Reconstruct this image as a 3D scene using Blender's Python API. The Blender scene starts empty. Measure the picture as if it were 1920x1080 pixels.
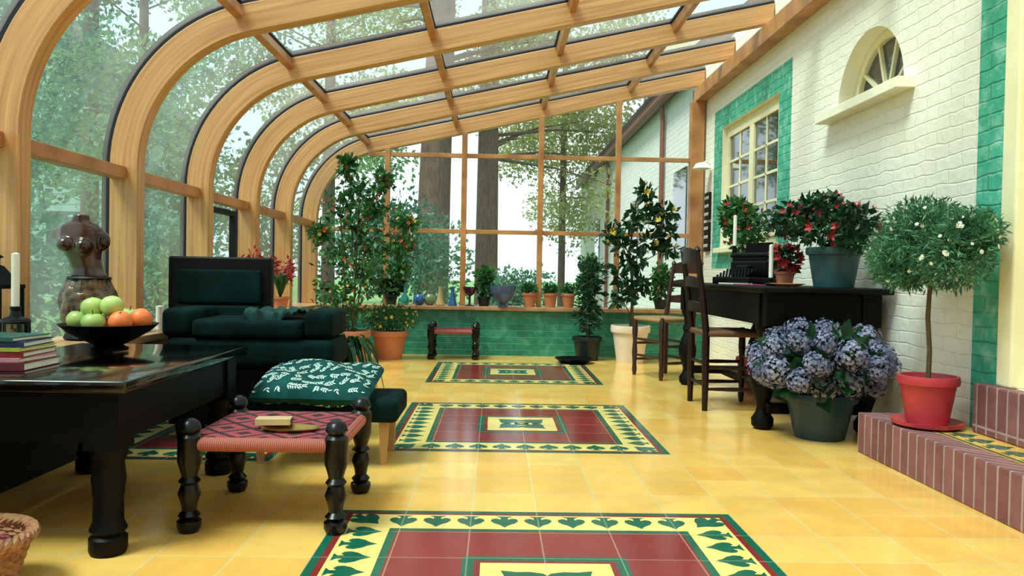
import bpy, math, random
from mathutils import Vector, Matrix, Euler
scene=bpy.context.scene
COL=scene.collection
R=random.Random(11)
def s2l(c):
    c=c/255.0
    return c/12.92 if c<=0.04045 else ((c+0.055)/1.055)**2.4
def lin(rgb,k=1.0): return tuple(min(1,s2l(c)*k) for c in rgb)+(1.0,)
# ---------------- materials ----------------
def newmat(name):
    m=bpy.data.materials.new(name); m.use_nodes=True
    nt=m.node_tree; nt.nodes.clear()
    out=nt.nodes.new('ShaderNodeOutputMaterial')
    return m,nt,out
def N(nt,t,**kw):
    n=nt.nodes.new(t)
    for k,v in kw.items(): setattr(n,k,v)
    return n
def mat(name,rgb,rough=0.5,metal=0.0,var=0.15,scale=8.0,bump=0.0,coat=0.0,trans=0.0,stretch=None,rgb2=None,sheen=0.0,spec=0.5,uv=False):
    m,nt,out=newmat(name)
    p=N(nt,'ShaderNodeBsdfPrincipled'); nt.links.new(p.outputs[0],out.inputs[0])
    tc=N(nt,'ShaderNodeTexCoord'); mp=N(nt,'ShaderNodeMapping')
    if stretch: mp.inputs['Scale'].default_value=stretch
    nz=N(nt,'ShaderNodeTexNoise'); nz.inputs['Scale'].default_value=scale; nz.inputs['Detail'].default_value=4
    nt.links.new(tc.outputs['UV' if uv else 'Object'],mp.inputs[0]); nt.links.new(mp.outputs[0],nz.inputs['Vector'])
    rp=N(nt,'ShaderNodeValToRGB'); rp.color_ramp.elements[0].position=0.3; rp.color_ramp.elements[1].position=0.7
    rp.color_ramp.elements[0].color=lin(rgb,1-var); rp.color_ramp.elements[1].color=lin(rgb2,1) if rgb2 else lin(rgb,1+var)
    nt.links.new(nz.outputs[0],rp.inputs[0]); nt.links.new(rp.outputs[0],p.inputs['Base Color'])
    p.inputs['Roughness'].default_value=rough; p.inputs['Metallic'].default_value=metal
    p.inputs['Coat Weight'].default_value=coat; p.inputs['Transmission Weight'].default_value=trans
    p.inputs['Sheen Weight'].default_value=sheen; p.inputs['Specular IOR Level'].default_value=spec
    if bump>0:
        b=N(nt,'ShaderNodeBump'); b.inputs['Strength'].default_value=bump; b.inputs['Distance'].default_value=0.01
        nt.links.new(nz.outputs[0],b.inputs['Height']); nt.links.new(b.outputs[0],p.inputs['Normal'])
    return m
def leafmat(name,rgb,rgb2,scale=3.0,tr=0.35,rough=0.45):
    m,nt,out=newmat(name)
    p=N(nt,'ShaderNodeBsdfPrincipled'); t=N(nt,'ShaderNodeBsdfTranslucent'); mx=N(nt,'ShaderNodeMixShader')
    tc=N(nt,'ShaderNodeTexCoord'); nz=N(nt,'ShaderNodeTexNoise'); nz.inputs['Scale'].default_value=scale
    nz.inputs['Detail'].default_value=6
    nt.links.new(tc.outputs['Object'],nz.inputs['Vector'])
    rp=N(nt,'ShaderNodeValToRGB'); rp.color_ramp.elements[0].position=0.35; rp.color_ramp.elements[1].position=0.65
    rp.color_ramp.elements[0].color=lin(rgb); rp.color_ramp.elements[1].color=lin(rgb2)
    nt.links.new(nz.outputs[0],rp.inputs[0])
    nt.links.new(rp.outputs[0],p.inputs['Base Color']); nt.links.new(rp.outputs[0],t.inputs[0])
    p.inputs['Roughness'].default_value=rough
    mx.inputs[0].default_value=tr
    nt.links.new(p.outputs[0],mx.inputs[1]); nt.links.new(t.outputs[0],mx.inputs[2]); nt.links.new(mx.outputs[0],out.inputs[0])
    return m
def brickmat(name,c1,c2,mortar,bw=0.21,bh=0.068,ms=0.006,bump=0.5,rough=0.6,offset=0.5,coord='sum',off=(0,0),coat=0.0,noise=0.3,warp=0.0,nscale=9,patch=None):
    m,nt,out=newmat(name)
    p=N(nt,'ShaderNodeBsdfPrincipled'); nt.links.new(p.outputs[0],out.inputs[0])
    tc=N(nt,'ShaderNodeTexCoord'); sp=N(nt,'ShaderNodeSeparateXYZ'); nt.links.new(tc.outputs['Object'],sp.inputs[0])
    cb=N(nt,'ShaderNodeCombineXYZ')
    if coord=='sum':
        ad=N(nt,'ShaderNodeMath',operation='ADD'); nt.links.new(sp.outputs[0],ad.inputs[0]); nt.links.new(sp.outputs[1],ad.inputs[1])
        u,v=ad.outputs[0],sp.outputs[2]
    else: u,v=sp.outputs[0],sp.outputs[1]
    a1=N(nt,'ShaderNodeMath',operation='ADD'); a1.inputs[1].default_value=off[0]; nt.links.new(u,a1.inputs[0])
    a2=N(nt,'ShaderNodeMath',operation='ADD'); a2.inputs[1].default_value=off[1]; nt.links.new(v,a2.inputs[0])
    nt.links.new(a1.outputs[0],cb.inputs[0]); nt.links.new(a2.outputs[0],cb.inputs[1])
    vec=cb.outputs[0]
    if warp>0:
        wn=N(nt,'ShaderNodeTexNoise'); wn.inputs['Scale'].default_value=7; nt.links.new(tc.outputs['Object'],wn.inputs['Vector'])
        vs=N(nt,'ShaderNodeVectorMath',operation='SCALE'); vs.inputs['Scale'].default_value=warp; nt.links.new(wn.outputs[1],vs.inputs[0])
        va=N(nt,'ShaderNodeVectorMath',operation='ADD'); nt.links.new(cb.outputs[0],va.inputs[0]); nt.links.new(vs.outputs[0],va.inputs[1]); vec=va.outputs[0]
    br=N(nt,'ShaderNodeTexBrick'); br.offset=offset; br.squash=1.0
    br.inputs['Scale'].default_value=1.0; br.inputs['Brick Width'].default_value=bw; br.inputs['Row Height'].default_value=bh
    br.inputs['Mortar Size'].default_value=ms; br.inputs['Mortar Smooth'].default_value=0.3 if warp==0 else 0.9
    br.inputs['Color1'].default_value=lin(c1); br.inputs['Color2'].default_value=lin(c2); br.inputs['Mortar'].default_value=lin(mortar)
    nt.links.new(vec,br.inputs['Vector'])
    nz=N(nt,'ShaderNodeTexNoise'); nz.inputs['Scale'].default_value=nscale; nz.inputs['Detail'].default_value=8; nz.inputs['Roughness'].default_value=.62
    nt.links.new(tc.outputs['Object'],nz.inputs['Vector'])
    hs=N(nt,'ShaderNodeHueSaturation')
    mr=N(nt,'ShaderNodeMapRange'); mr.inputs[1].default_value=0.3; mr.inputs[2].default_value=0.7; mr.inputs[3].default_value=1-noise; mr.inputs[4].default_value=1+noise*0.6
    nt.links.new(nz.outputs[0],mr.inputs[0]); nt.links.new(mr.outputs[0],hs.inputs['Value']); nt.links.new(br.outputs[0],hs.inputs['Color'])
    colo=hs.outputs[0]
    if patch:
        pr=N(nt,'ShaderNodeValToRGB'); pr.color_ramp.elements[0].position=.48; pr.color_ramp.elements[1].position=.7
        pr.color_ramp.elements[0].color=(0,0,0,1); pr.color_ramp.elements[1].color=(.65,.65,.65,1)
        n2=N(nt,'ShaderNodeTexNoise'); n2.inputs['Scale'].default_value=14; n2.inputs['Detail'].default_value=8; nt.links.new(tc.outputs['Object'],n2.inputs['Vector'])
        nt.links.new(n2.outputs[0],pr.inputs[0]); mx=N(nt,'ShaderNodeMix',data_type='RGBA'); nt.links.new(pr.outputs[0],mx.inputs[0])
        nt.links.new(colo,mx.inputs[6]); mx.inputs[7].default_value=lin(patch); colo=mx.outputs[2]
    nt.links.new(colo,p.inputs['Base Color'])
    p.inputs['Roughness'].default_value=rough; p.inputs['Coat Weight'].default_value=coat
    if bump>0:
        sb=N(nt,'ShaderNodeMath',operation='SUBTRACT'); sb.use_clamp=False
        ml=N(nt,'ShaderNodeMath',operation='MULTIPLY'); ml.inputs[1].default_value=0.5 if warp==0 else 1.8
        nt.links.new(nz.outputs[0],ml.inputs[0]); nt.links.new(ml.outputs[0],sb.inputs[0]); nt.links.new(br.outputs['Fac'],sb.inputs[1])
        b=N(nt,'ShaderNodeBump'); b.inputs['Strength'].default_value=bump; b.inputs['Distance'].default_value=0.012
        nt.links.new(sb.outputs[0],b.inputs['Height']); nt.links.new(b.outputs[0],p.inputs['Normal'])
    return m
def glassmat(name,tint=(236,246,243),refl=0.6,haze=0.0):
    m,nt,out=newmat(name)
    t=N(nt,'ShaderNodeBsdfTransparent'); t.inputs[0].default_value=lin(tint)
    g=N(nt,'ShaderNodeBsdfGlossy'); g.inputs['Roughness'].default_value=0.02
    fr=N(nt,'ShaderNodeFresnel'); fr.inputs[0].default_value=1.45
    ml=N(nt,'ShaderNodeMath',operation='MULTIPLY'); ml.inputs[1].default_value=refl
    mx=N(nt,'ShaderNodeMixShader')
    src=t.outputs[0]
    if haze>0:
        tl=N(nt,'ShaderNodeBsdfTranslucent'); tl.inputs[0].default_value=(.9,1,.98,1)
        tc=N(nt,'ShaderNodeTexCoord'); nz=N(nt,'ShaderNodeTexNoise'); nz.inputs['Scale'].default_value=1.3; nz.inputs['Detail'].default_value=6
        nt.links.new(tc.outputs['Object'],nz.inputs['Vector'])
        mr=N(nt,'ShaderNodeMapRange'); mr.inputs[1].default_value=.35; mr.inputs[2].default_value=.7; mr.inputs[3].default_value=haze*.5; mr.inputs[4].default_value=haze*1.5
        nt.links.new(nz.outputs[0],mr.inputs[0])
        hx=N(nt,'ShaderNodeMixShader'); nt.links.new(mr.outputs[0],hx.inputs[0]); nt.links.new(t.outputs[0],hx.inputs[1]); nt.links.new(tl.outputs[0],hx.inputs[2]); src=hx.outputs[0]
    nt.links.new(fr.outputs[0],ml.inputs[0]); nt.links.new(ml.outputs[0],mx.inputs[0])
    nt.links.new(src,mx.inputs[1]); nt.links.new(g.outputs[0],mx.inputs[2]); nt.links.new(mx.outputs[0],out.inputs[0])
    return m
def wavemat(name,c1,c2,scale=6,dist=4,thr=0.5,rough=0.7,kind='BANDS',direction='DIAGONAL'):
    m,nt,out=newmat(name)
    p=N(nt,'ShaderNodeBsdfPrincipled'); nt.links.new(p.outputs[0],out.inputs[0])
    tc=N(nt,'ShaderNodeTexCoord'); w=N(nt,'ShaderNodeTexWave'); w.wave_type=kind
    if kind=='BANDS': w.bands_direction=direction
    w.inputs['Scale'].default_value=scale; w.inputs['Distortion'].default_value=dist; w.inputs['Detail'].default_value=1
    nt.links.new(tc.outputs['Object'],w.inputs['Vector'])
    rp=N(nt,'ShaderNodeValToRGB'); rp.color_ramp.interpolation='LINEAR'
    rp.color_ramp.elements[0].position=thr-0.03; rp.color_ramp.elements[1].position=thr+0.03
    rp.color_ramp.elements[0].color=lin(c1); rp.color_ramp.elements[1].color=lin(c2)
    nt.links.new(w.outputs['Color'],rp.inputs[0]); nt.links.new(rp.outputs[0],p.inputs['Base Color'])
    p.inputs['Roughness'].default_value=rough
    return m

M={}
M['wood']=mat('pine_laminate',(188,124,74),0.42,scale=1.6,stretch=(1.0,30,1),rgb2=(218,164,108),coat=0.12,uv=True,bump=.06,var=.05)
M['woodx']=mat('pine_bar',(178,112,68),0.42,scale=6,rgb2=(206,144,94))
M['sill']=mat('sill_wood',(176,122,84),0.4,scale=6,rgb2=(206,156,112))
M['gasket']=mat('black_gasket',(12,16,19),0.5,spec=.25)
M['glass']=glassmat('roof_glass',(208,234,228),.95,.095)
M['glass2']=glassmat('gable_glass',(240,248,246),0.4,.03)
M['wallwhite']=brickmat('white_painted_brick',(251,246,233),(248,242,227),(243,237,221),bump=0.34,noise=0.035,warp=.035,ms=.006,nscale=20)
M['wingwhite']=brickmat('grey_white_brick',(224,226,222),(216,220,216),(204,208,204),bump=0.3,noise=0.08,warp=.03,ms=.007,nscale=8)
M['wallgreen']=brickmat('green_painted_brick',(78,182,154),(62,168,140),(48,146,120),bump=0.4,noise=0.15,warp=.03,ms=.007,nscale=20,patch=(162,218,196))
M['lowgreen']=brickmat('green_glazed_brick',(28,122,100),(42,140,114),(70,158,132),bump=0.4,noise=0.25,rough=0.4,warp=.012,ms=.005,patch=(92,170,142))
M['lowdark']=brickmat('near_black_brick',(6,11,11),(8,13,13),(5,8,8),bump=0.4,noise=0.2,rough=0.8)  # whole left wall coloured near-black, like the area under the low table
M['soldier']=brickmat('red_soldier_brick',(146,92,94),(122,72,76),(174,148,144),bw=0.068,bh=0.24,ms=0.006,offset=0.0,bump=0.3,noise=0.25,off=(0,0.005))
M['cream']=mat('cream_paint',(246,234,196),0.45,var=0.04)
M['creamwall']=mat('cream_plaster',(249,241,218),0.6,var=0.04)
T=0.235; FX=-0.542; FY=2.82
def fm(name,a,b,g,r=0.16): return brickmat(name,a,b,g,bw=T,bh=T,ms=0.0028,offset=0.0,coord='xy',off=(-FX+T*20,-FY+T*20),bump=0.04,rough=r,noise=0.14,nscale=4.5)
M['f_yel']=fm('yellow_floor_tile',(245,194,106),(236,174,84),(220,196,152))
M['f_red']=fm('red_floor_tile',(142,48,46),(126,38,40),(175,125,105))
M['f_grn']=fm('green_floor_tile',(24,98,78),(20,90,72),(110,140,110))
M['f_pale']=fm('pale_yellow_floor_tile',(245,214,134),(241,206,122),(220,196,152))
M['black']=mat('black_lacquer',(4,3,5),0.12,var=0.2,coat=0.3)
M['blackw']=mat('black_wood',(4,3,4),0.5,var=0.3,scale=20,spec=.15)
M['blackg']=mat('black_turned_wood',(4,3,4),0.28,var=0.3,scale=20,spec=.35)
M['brownw']=mat('dark_carved_wood',(32,14,12),0.4,var=0.3,scale=20,spec=.35)
M['rush']=wavemat('rush_weave',(126,90,58),(170,130,86),scale=40,dist=1,direction='X')
M['rushd']=wavemat('dark_rush_weave',(96,60,42),(136,92,62),scale=40,dist=1,direction='X')
M['greenfab']=mat('dark_green_velvet',(1,18,19),0.85,var=0.35,scale=7,spec=.1,rgb2=(3,38,37))
M['terra']=mat('terracotta',(200,124,88),0.65,var=0.12)
M['redpot']=mat('red_glazed_pot',(178,50,62),0.45,var=0.12)
M['tealpot']=mat('teal_plastic_pot',(34,76,82),0.45,var=0.12)
M['greypot']=mat('slate_blue_pot',(14,56,70),0.4,var=0.15)
M['darkpot']=mat('dark_green_pot',(14,32,32),0.4)
M['beigepot']=mat('beige_stone_pot',(228,206,184),0.6,var=0.08)
M['soil']=mat('potting_soil',(36,24,18),0.95,var=0.4,scale=60,bump=0.6)
M['bark']=mat('tree_bark',(104,84,74),0.9,var=0.35,scale=10,bump=1.0,stretch=(3,3,0.6))
M['stem']=mat('plant_stem',(84,66,40),0.7)
M['lf_dark']=leafmat('dark_leaves',(8,42,22),(26,82,40),6,.25)
M['lf_climb']=leafmat('climber_leaves',(18,74,38),(78,142,70),6,.3)
M['lf_mid']=leafmat('mid_leaves',(24,80,40),(66,126,54),6)
M['lf_topi']=leafmat('daisy_leaves',(26,80,50),(98,158,112),16)
M['lf_out1']=leafmat('garden_leaves',(74,122,78),(146,184,120),0.8,tr=0.45)
M['lf_out2']=leafmat('birch_leaves',(126,144,84),(200,200,134),0.8,tr=0.5)
M['lf_out3']=leafmat('deep_garden_leaves',(54,112,86),(110,162,126),0.8,tr=0.4)
M['grass']=mat('lawn',(100,142,78),0.9,var=0.3,scale=4)
M['redfl']=mat('red_petals',(178,44,52),0.6,var=0.25)
M['orfl']=mat('orange_petals',(230,100,58),0.6,var=0.2)
M['yelfl']=mat('yellow_petals',(244,210,90),0.6,var=0.15)
M['whfl']=mat('white_petals',(240,240,230),0.6,var=0.05)
M['hyd']=mat('hydrangea_petals',(80,92,132),0.8,var=0.15,scale=9,rgb2=(160,156,190))
M['wax']=mat('white_wax',(242,240,232),0.4,var=0.03)
M['brass']=mat('aged_brass',(176,140,70),0.3,metal=0.9)
M['bronze']=mat('patinated_bronze',(18,10,9),0.22,metal=0.3,scale=9,rgb2=(92,54,36),coat=0.5)
M['gold']=mat('carved_draped_wood',(20,13,11),0.25,metal=0.3,scale=22,rgb2=(120,86,50),coat=.4,stretch=(1,1,2.0),bump=.6)
M['tin']=glassmat('clear_jar',(226,236,232),1.0,.05)
# ---------------- mesh builder ----------------
class MB:
    def __init__(s): s.v=[];s.f=[];s.m=[]
    def add(s,vs,fs,mi=0):
        o=len(s.v); s.v+= [tuple(x) for x in vs]
        for f in fs: s.f.append([i+o for i in f]); s.m.append(mi)
    def poly(s,pts,mi=0): s.add(pts,[list(range(len(pts)))],mi)
    def box(s,x0,x1,y0,y1,z0,z1,mi=0,mt=None):
        vs=[(x0,y0,z0),(x1,y0,z0),(x1,y1,z0),(x0,y1,z0),(x0,y0,z1),(x1,y0,z1),(x1,y1,z1),(x0,y1,z1)]
        if mt is not None: vs=[tuple(mt@Vector(v)) for v in vs]
        s.add(vs,[[3,2,1,0],[4,5,6,7],[0,1,5,4],[1,2,6,5],[2,3,7,6],[3,0,4,7]],mi)
    def lathe(s,prof,seg=24,c=(0,0,0),mi=0,mt=None,sx=1,sy=1):
        vs=[];fs=[]
        for r,z in prof:
            for k in range(seg):
                a=2*math.pi*k/seg
                v=Vector((c[0]+r*math.cos(a)*sx,c[1]+r*math.sin(a)*sy,c[2]+z))
                if mt is not None: v=mt@v
                vs.append(v)
        for i in range(len(prof)-1):
            for k in range(seg):
                k2=(k+1)%seg
                fs.append([i*seg+k,i*seg+k2,(i+1)*seg+k2,(i+1)*seg+k])
        if prof[0][0]>1e-5: fs.append([k for k in range(seg)][::-1])
        if prof[-1][0]>1e-5: fs.append([(len(prof)-1)*seg+k for k in range(seg)])
        s.add(vs,fs,mi)
    def tube(s,pts,rad,seg=8,mi=0):
        pts=[Vector(p) for p in pts]
        if not isinstance(rad,(list,tuple)): rad=[rad]*len(pts)
        vs=[];fs=[]
        for i,p in enumerate(pts):
            d=(pts[min(i+1,len(pts)-1)]-pts[max(i-1,0)]).normalized()
            ref=Vector((0,0,1)) if abs(d.z)<0.9 else Vector((1,0,0))
            a=d.cross(ref).normalized(); b=d.cross(a).normalized()
            for k in range(seg):
                t=2*math.pi*k/seg
                vs.append(p+(a*math.cos(t)+b*math.sin(t))*rad[i])
        for i in range(len(pts)-1):
            for k in range(seg):
                k2=(k+1)%seg
                fs.append([i*seg+k,i*seg+k2,(i+1)*seg+k2,(i+1)*seg+k])
        fs.append(list(range(seg))[::-1]); fs.append([(len(pts)-1)*seg+k for k in range(seg)])
        s.add(vs,fs,mi)
    def ell(s,c,r,seg=16,rings=10,mi=0):
        prof=[]
        for i in range(rings+1):
            a=-math.pi/2+math.pi*i/rings
            prof.append((max(math.cos(a),1e-6),math.sin(a)))
        vs=[];fs=[]
        for q,z in prof:
            for k in range(seg):
                a=2*math.pi*k/seg
                vs.append((c[0]+q*math.cos(a)*r[0],c[1]+q*math.sin(a)*r[1],c[2]+z*r[2]))
        for i in range(rings):
            for k in range(seg):
                k2=(k+1)%seg
                fs.append([i*seg+k,i*seg+k2,(i+1)*seg+k2,(i+1)*seg+k])
        s.add(vs,fs,mi)
    def leaf(s,p,d,side,L,W,mi=0,fold=0.0):
        n=d.cross(side)
        m=p+d*L*0.45
        s.add([p,m+side*W/2+n*fold,p+d*L,m-side*W/2+n*fold],[[0,1,2],[0,2,3]],mi)
    def cloud(s,blobs,n,L,W,rng,mi=0,shell=0.45,out=0.7):
        for i in range(n):
            c,r=blobs[rng.randrange(len(blobs))]
            d=Vector((rng.gauss(0,1),rng.gauss(0,1),rng.gauss(0,1))).normalized()
            rr=rng.random()**shell
            p=Vector((c[0]+d.x*r[0]*rr,c[1]+d.y*r[1]*rr,c[2]+d.z*r[2]*rr))
            q=Vector((rng.gauss(0,1),rng.gauss(0,1),rng.gauss(0,1))).normalized()
            dd=(d*out+q).normalized()
            q2=Vector((rng.gauss(0,1),rng.gauss(0,1),rng.gauss(0,1)))
            sd=dd.cross(q2)
            if sd.length<1e-4: continue
            sd.normalize(); k=rng.uniform(0.7,1.3)
            s.leaf(p,dd,sd,L*k,W*k,mi,W*0.15)
    def strap(s,pts,w,mi=0,side=None,tilt=0.0):
        pts=[Vector(p) for p in pts]; vs=[];fs=[];n=len(pts)
        for i,p in enumerate(pts):
            d=(pts[min(i+1,n-1)]-pts[max(i-1,0)]).normalized()
            sd=side if side else Vector((-d.y,d.x,0))
            if sd.length<1e-3: sd=Vector((1,0,0))
            sd=sd.normalized()
            if tilt:
                sd=Matrix.Rotation(tilt,3,d)@sd
            t=i/(n-1); ww=w*(0.6+0.8*t if t<0.5 else 2.0*(1-t))*0.5+0.0005
            vs+= [p+sd*ww,p-sd*ww]
        for i in range(n-1): fs.append([2*i,2*i+1,2*i+3,2*i+2])
        s.add(vs,fs,mi)
    def mesh(s,name,mats,smooth=False):
        me=bpy.data.meshes.new(name); me.from_pydata(s.v,[],s.f)
        for m in mats: me.materials.append(M[m] if isinstance(m,str) else m)
        me.polygons.foreach_set('material_index',s.m)
        if smooth:
            me.polygons.foreach_set('use_smooth',[True]*len(s.f))
            me.set_sharp_from_angle(angle=math.radians(42))
        me.update(); return me
    def obj(s,name,mats,parent=None,smooth=False,loc=(0,0,0),rot=(0,0,0),bevel=0.0,seg=2,label=None,sub=0):
        o=bpy.data.objects.new(name,s.mesh(name,mats,smooth)); COL.objects.link(o)
        o.location=loc; o.rotation_euler=rot
        if parent: o.parent=parent
        if bevel>0:
            b=o.modifiers.new('bevel','BEVEL'); b.width=bevel; b.segments=seg; b.limit_method='ANGLE'
            if smooth or seg>2:
                for p in o.data.polygons: p.use_smooth=True
        if label: o['label']=label
        return o
def tag(o,label=None,cat=None,kind=None,group=None):
    if label: o['label']=label
    if cat: o['category']=cat
    if kind: o['kind']=kind
    if group: o['group']=group
    return o
def thing(name,label,cat,loc=(0,0,0),rotz=0.0,group=None,kind=None):
    e=bpy.data.objects.new(name,None); COL.objects.link(e); e.location=loc; e.rotation_euler=(0,0,rotz)
    e.empty_display_size=0.1
    return tag(e,label,cat,kind,group)
def part(name,mesh,parent,loc=(0,0,0),rot=(0,0,0),scale=1.0):
    o=bpy.data.objects.new(name,mesh); COL.objects.link(o); o.parent=parent; o.location=loc; o.rotation_euler=rot
    o.scale=(scale,)*3 if not isinstance(scale,(tuple,list)) else scale
    return o
# ---------------- camera ----------------
th,ph,ro=0.0212,0.0192,0.018
Fw=Vector((math.sin(th)*math.cos(ph),math.cos(th)*math.cos(ph),-math.sin(ph)))
R0=Vector((math.cos(th),-math.sin(th),0)); U0=R0.cross(Fw)
Rr=R0*math.cos(ro)+U0*math.sin(ro); Uu=U0*math.cos(ro)-R0*math.sin(ro)
cd=bpy.data.cameras.new('camera'); cam=bpy.data.objects.new('camera',cd); COL.objects.link(cam)
cd.sensor_width=36; cd.lens=36*1460/1920; cd.clip_start=0.05; cd.clip_end=300
cam.matrix_world=Matrix(((Rr.x,Uu.x,-Fw.x,0),(Rr.y,Uu.y,-Fw.y,0),(Rr.z,Uu.z,-Fw.z,0.87),(0,0,0,1)))
scene.camera=cam
# ---------------- world & sun ----------------
w=bpy.data.worlds.new('sky'); scene.world=w; w.use_nodes=True; nt=w.node_tree; nt.nodes.clear()
wo=N(nt,'ShaderNodeOutputWorld'); bg=N(nt,'ShaderNodeBackground'); nt.links.new(bg.outputs[0],wo.inputs[0])
tc=N(nt,'ShaderNodeTexCoord'); sp=N(nt,'ShaderNodeSeparateXYZ'); nt.links.new(tc.outputs['Generated'],sp.inputs[0])
rp=N(nt,'ShaderNodeValToRGB'); rp.color_ramp.elements[0].position=0.0; rp.color_ramp.elements[1].position=0.9
rp.color_ramp.elements[0].color=(0.86,0.94,1.0,1); rp.color_ramp.elements[1].color=(0.74,0.9,0.95,1)
nt.links.new(sp.outputs[2],rp.inputs[0]); nt.links.new(rp.outputs[0],bg.inputs[0]); bg.inputs[1].default_value=1.5
sl=bpy.data.lights.new('sun','SUN'); sl.energy=6.2; sl.angle=math.radians(20); sl.color=(1.0,0.95,0.86)
so=bpy.data.objects.new('sun',sl); COL.objects.link(so)
so.rotation_euler=Vector((0.45,0.35,-1.0)).to_track_quat('-Z','Y').to_euler()
try:
    scene.view_settings.view_transform='Standard'
except Exception: pass
# ---------------- floor ----------------
YB=-1.5; YE=8.17
mb=MB()
mb.box(-1.86,2.2,YB,YE,-0.06,0.0,0)
def rect(mb,x0,x1,y0,y1,z,mi): mb.poly([(x0,y0,z),(x1,y0,z),(x1,y1,z),(x0,y1,z)],mi)
LEAF=[(0,.118),(.016,.092),(.036,.074),(.048,.05),(.044,.03),(.028,.022),(.013,.034),(.012,.014),(.03,.0),(-.03,.0),(-.012,.014),(-.013,.034),(-.028,.022),(-.044,.03),(-.048,.05),(-.036,.074),(-.016,.092)]
def leafpoly(mb,ox,oy,ang,z,mi,k=1.0):
    ca,sa=math.cos(ang),math.sin(ang)
    mb.poly([(ox+k*(x*ca-y*sa),oy+k*(x*sa+y*ca),z) for x,y in LEAF][::-1],mi)
def rug(mb,x0,y0,nx,ny):
    x1=x0+nx*T; y1=y0+ny*T; e=0.0005; Z=0.0006
    def r(i,z,mi): rect(mb,x0+i,x1-i,y0+i,y1-i,z,mi)
    r(0.0,Z,2); r(.028,Z+e,1); r(.05,Z+2*e,3); r(.2,Z+3*e,2); r(.225,Z+4*e,1)
    z=Z+3*e
    for i in range(2,2*nx-1):
        ux=x0+i*T/2
        leafpoly(mb,ux,y0+.062,0,z,2,1.0); leafpoly(mb,ux,y1-.062,math.pi,z,2,1.0)
    for i in range(2,2*ny-1):
        uy=y0+i*T/2
        leafpoly(mb,x0+.062,uy,-math.pi/2,z,2,1.0); leafpoly(mb,x1-.062,uy,math.pi/2,z,2,1.0)
    for (cx,cy,a) in ((x0+.06,y0+.06,-math.pi/4),(x1-.06,y0+.06,math.pi/4),(x0+.06,y1-.06,-math.pi*3/4),(x1-.06,y1-.06,math.pi*3/4)):
        leafpoly(mb,cx,cy,a,z,2,1.15)
    cx=(x0+x1)/2; cy=(y0+y1)/2
    h=T*1.06
    def c(i,z,mi): rect(mb,cx-h+i,cx+h-i,cy-h+i,cy+h-i,z,mi)
    c(0,Z+5*e,2); c(.035,Z+6*e,1); c(.055,Z+7*e,3)
    for k in range(4):
        a=math.pi/4+k*math.pi/2
        leafpoly(mb,cx+0.012*-math.sin(a),cy+0.012*math.cos(a),a,Z+8*e,2,1.5)
rug(mb,FX,FY-6*T,6,6); rug(mb,FX,FY+4*T,6,6); rug(mb,FX,FY+14*T,6,6)
rug(mb,FX-6*T,FY+3*T,4,6)
fl=mb.obj('floor',['f_yel','f_red','f_grn','f_pale']); tag(fl,'yellow ceramic tile floor with red and green carpet-like inlays',None,'structure')
# ---------------- right brick wall ----------------
WX=2.2
mb=MB()
ys=[YB,2.1,3.32,3.54,4.21,5.03,5.83,6.09,7.62,7.9,8.45]
zs=[0,.42,.95,1.15,1.95,2.33,2.40,2.53,2.72,3.15]
def ctype(y,z):
    if 2.1<y<3.32 and .42<z<2.72: return -1
    if 3.32<y<3.54: return 1
    if 4.21<y<5.03 and 1.95<z<2.40: return -1
    if 6.09<y<7.62 and 1.15<z<2.33: return -1
    if 5.83<y<7.9 and .95<z<2.53: return 1
    return 0
for i in range(len(ys)-1):
    for j in range(len(zs)-1):
        t=ctype((ys[i]+ys[i+1])/2,(zs[j]+zs[j+1])/2)
        if t<0: continue
        mb.poly([(WX,ys[i],zs[j]),(WX,ys[i],zs[j+1]),(WX,ys[i+1],zs[j+1]),(WX,ys[i+1],zs[j])][::-1],t)
D=0.2
AC,AR,AZ=4.62,0.41,1.95
n=24; arc=[(AC-AR*math.cos(math.pi*k/n),AZ+AR*math.sin(math.pi*k/n)) for k in range(n+1)]
for k in range(n):
    (a,b),(c,d)=arc[k],arc[k+1]
    mb.poly([(WX,a,b),(WX,c,d),(WX,c,2.40),(WX,a,2.40)],0)
    mb.poly([(WX,a,b),(WX+D,a,b),(WX+D,c,d),(WX,c,d)],2)
mb.poly([(WX,4.21,AZ),(WX+D,4.21,AZ),(WX+D,5.03,AZ),(WX,5.03,AZ)],2)
for (a,b,z0,z1) in ((6.09,7.62,1.15,2.33),(2.1,3.32,.42,2.72)):
    mb.poly([(WX,a,z0),(WX+D,a,z0),(WX+D,a,z1),(WX,a,z1)],2)
    mb.poly([(WX,b,z0),(WX+D,b,z0),(WX+D,b,z1),(WX,b,z1)],2)
    mb.poly([(WX,a,z0),(WX+D,a,z0),(WX+D,b,z0),(WX,b,z0)],2)
    mb.poly([(WX,a,z1),(WX+D,a,z1),(WX+D,b,z1),(WX,b,z1)],2)
mb.box(WX+D+.07,WX+D+.1,YB,8.45,0,3.15,2)
mb.poly([(WX,8.45,0),(WX+D+.1,8.45,0),(WX+D+.1,8.45,3.15),(WX,8.45,3.15)],0)
mb.poly([(WX,YB,3.15),(WX+D+.1,YB,3.15),(WX+D+.1,8.45,3.15),(WX,8.45,3.15)],0)
tag(mb.obj('wall_right',['wallwhite','wallgreen','creamwall']),'white painted brick wall with green painted window surround',None,'structure')
M['paneglass']=mat('reflective_window_pane',(30,40,44),0.05,var=0.4,scale=2,coat=1.0)
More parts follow.
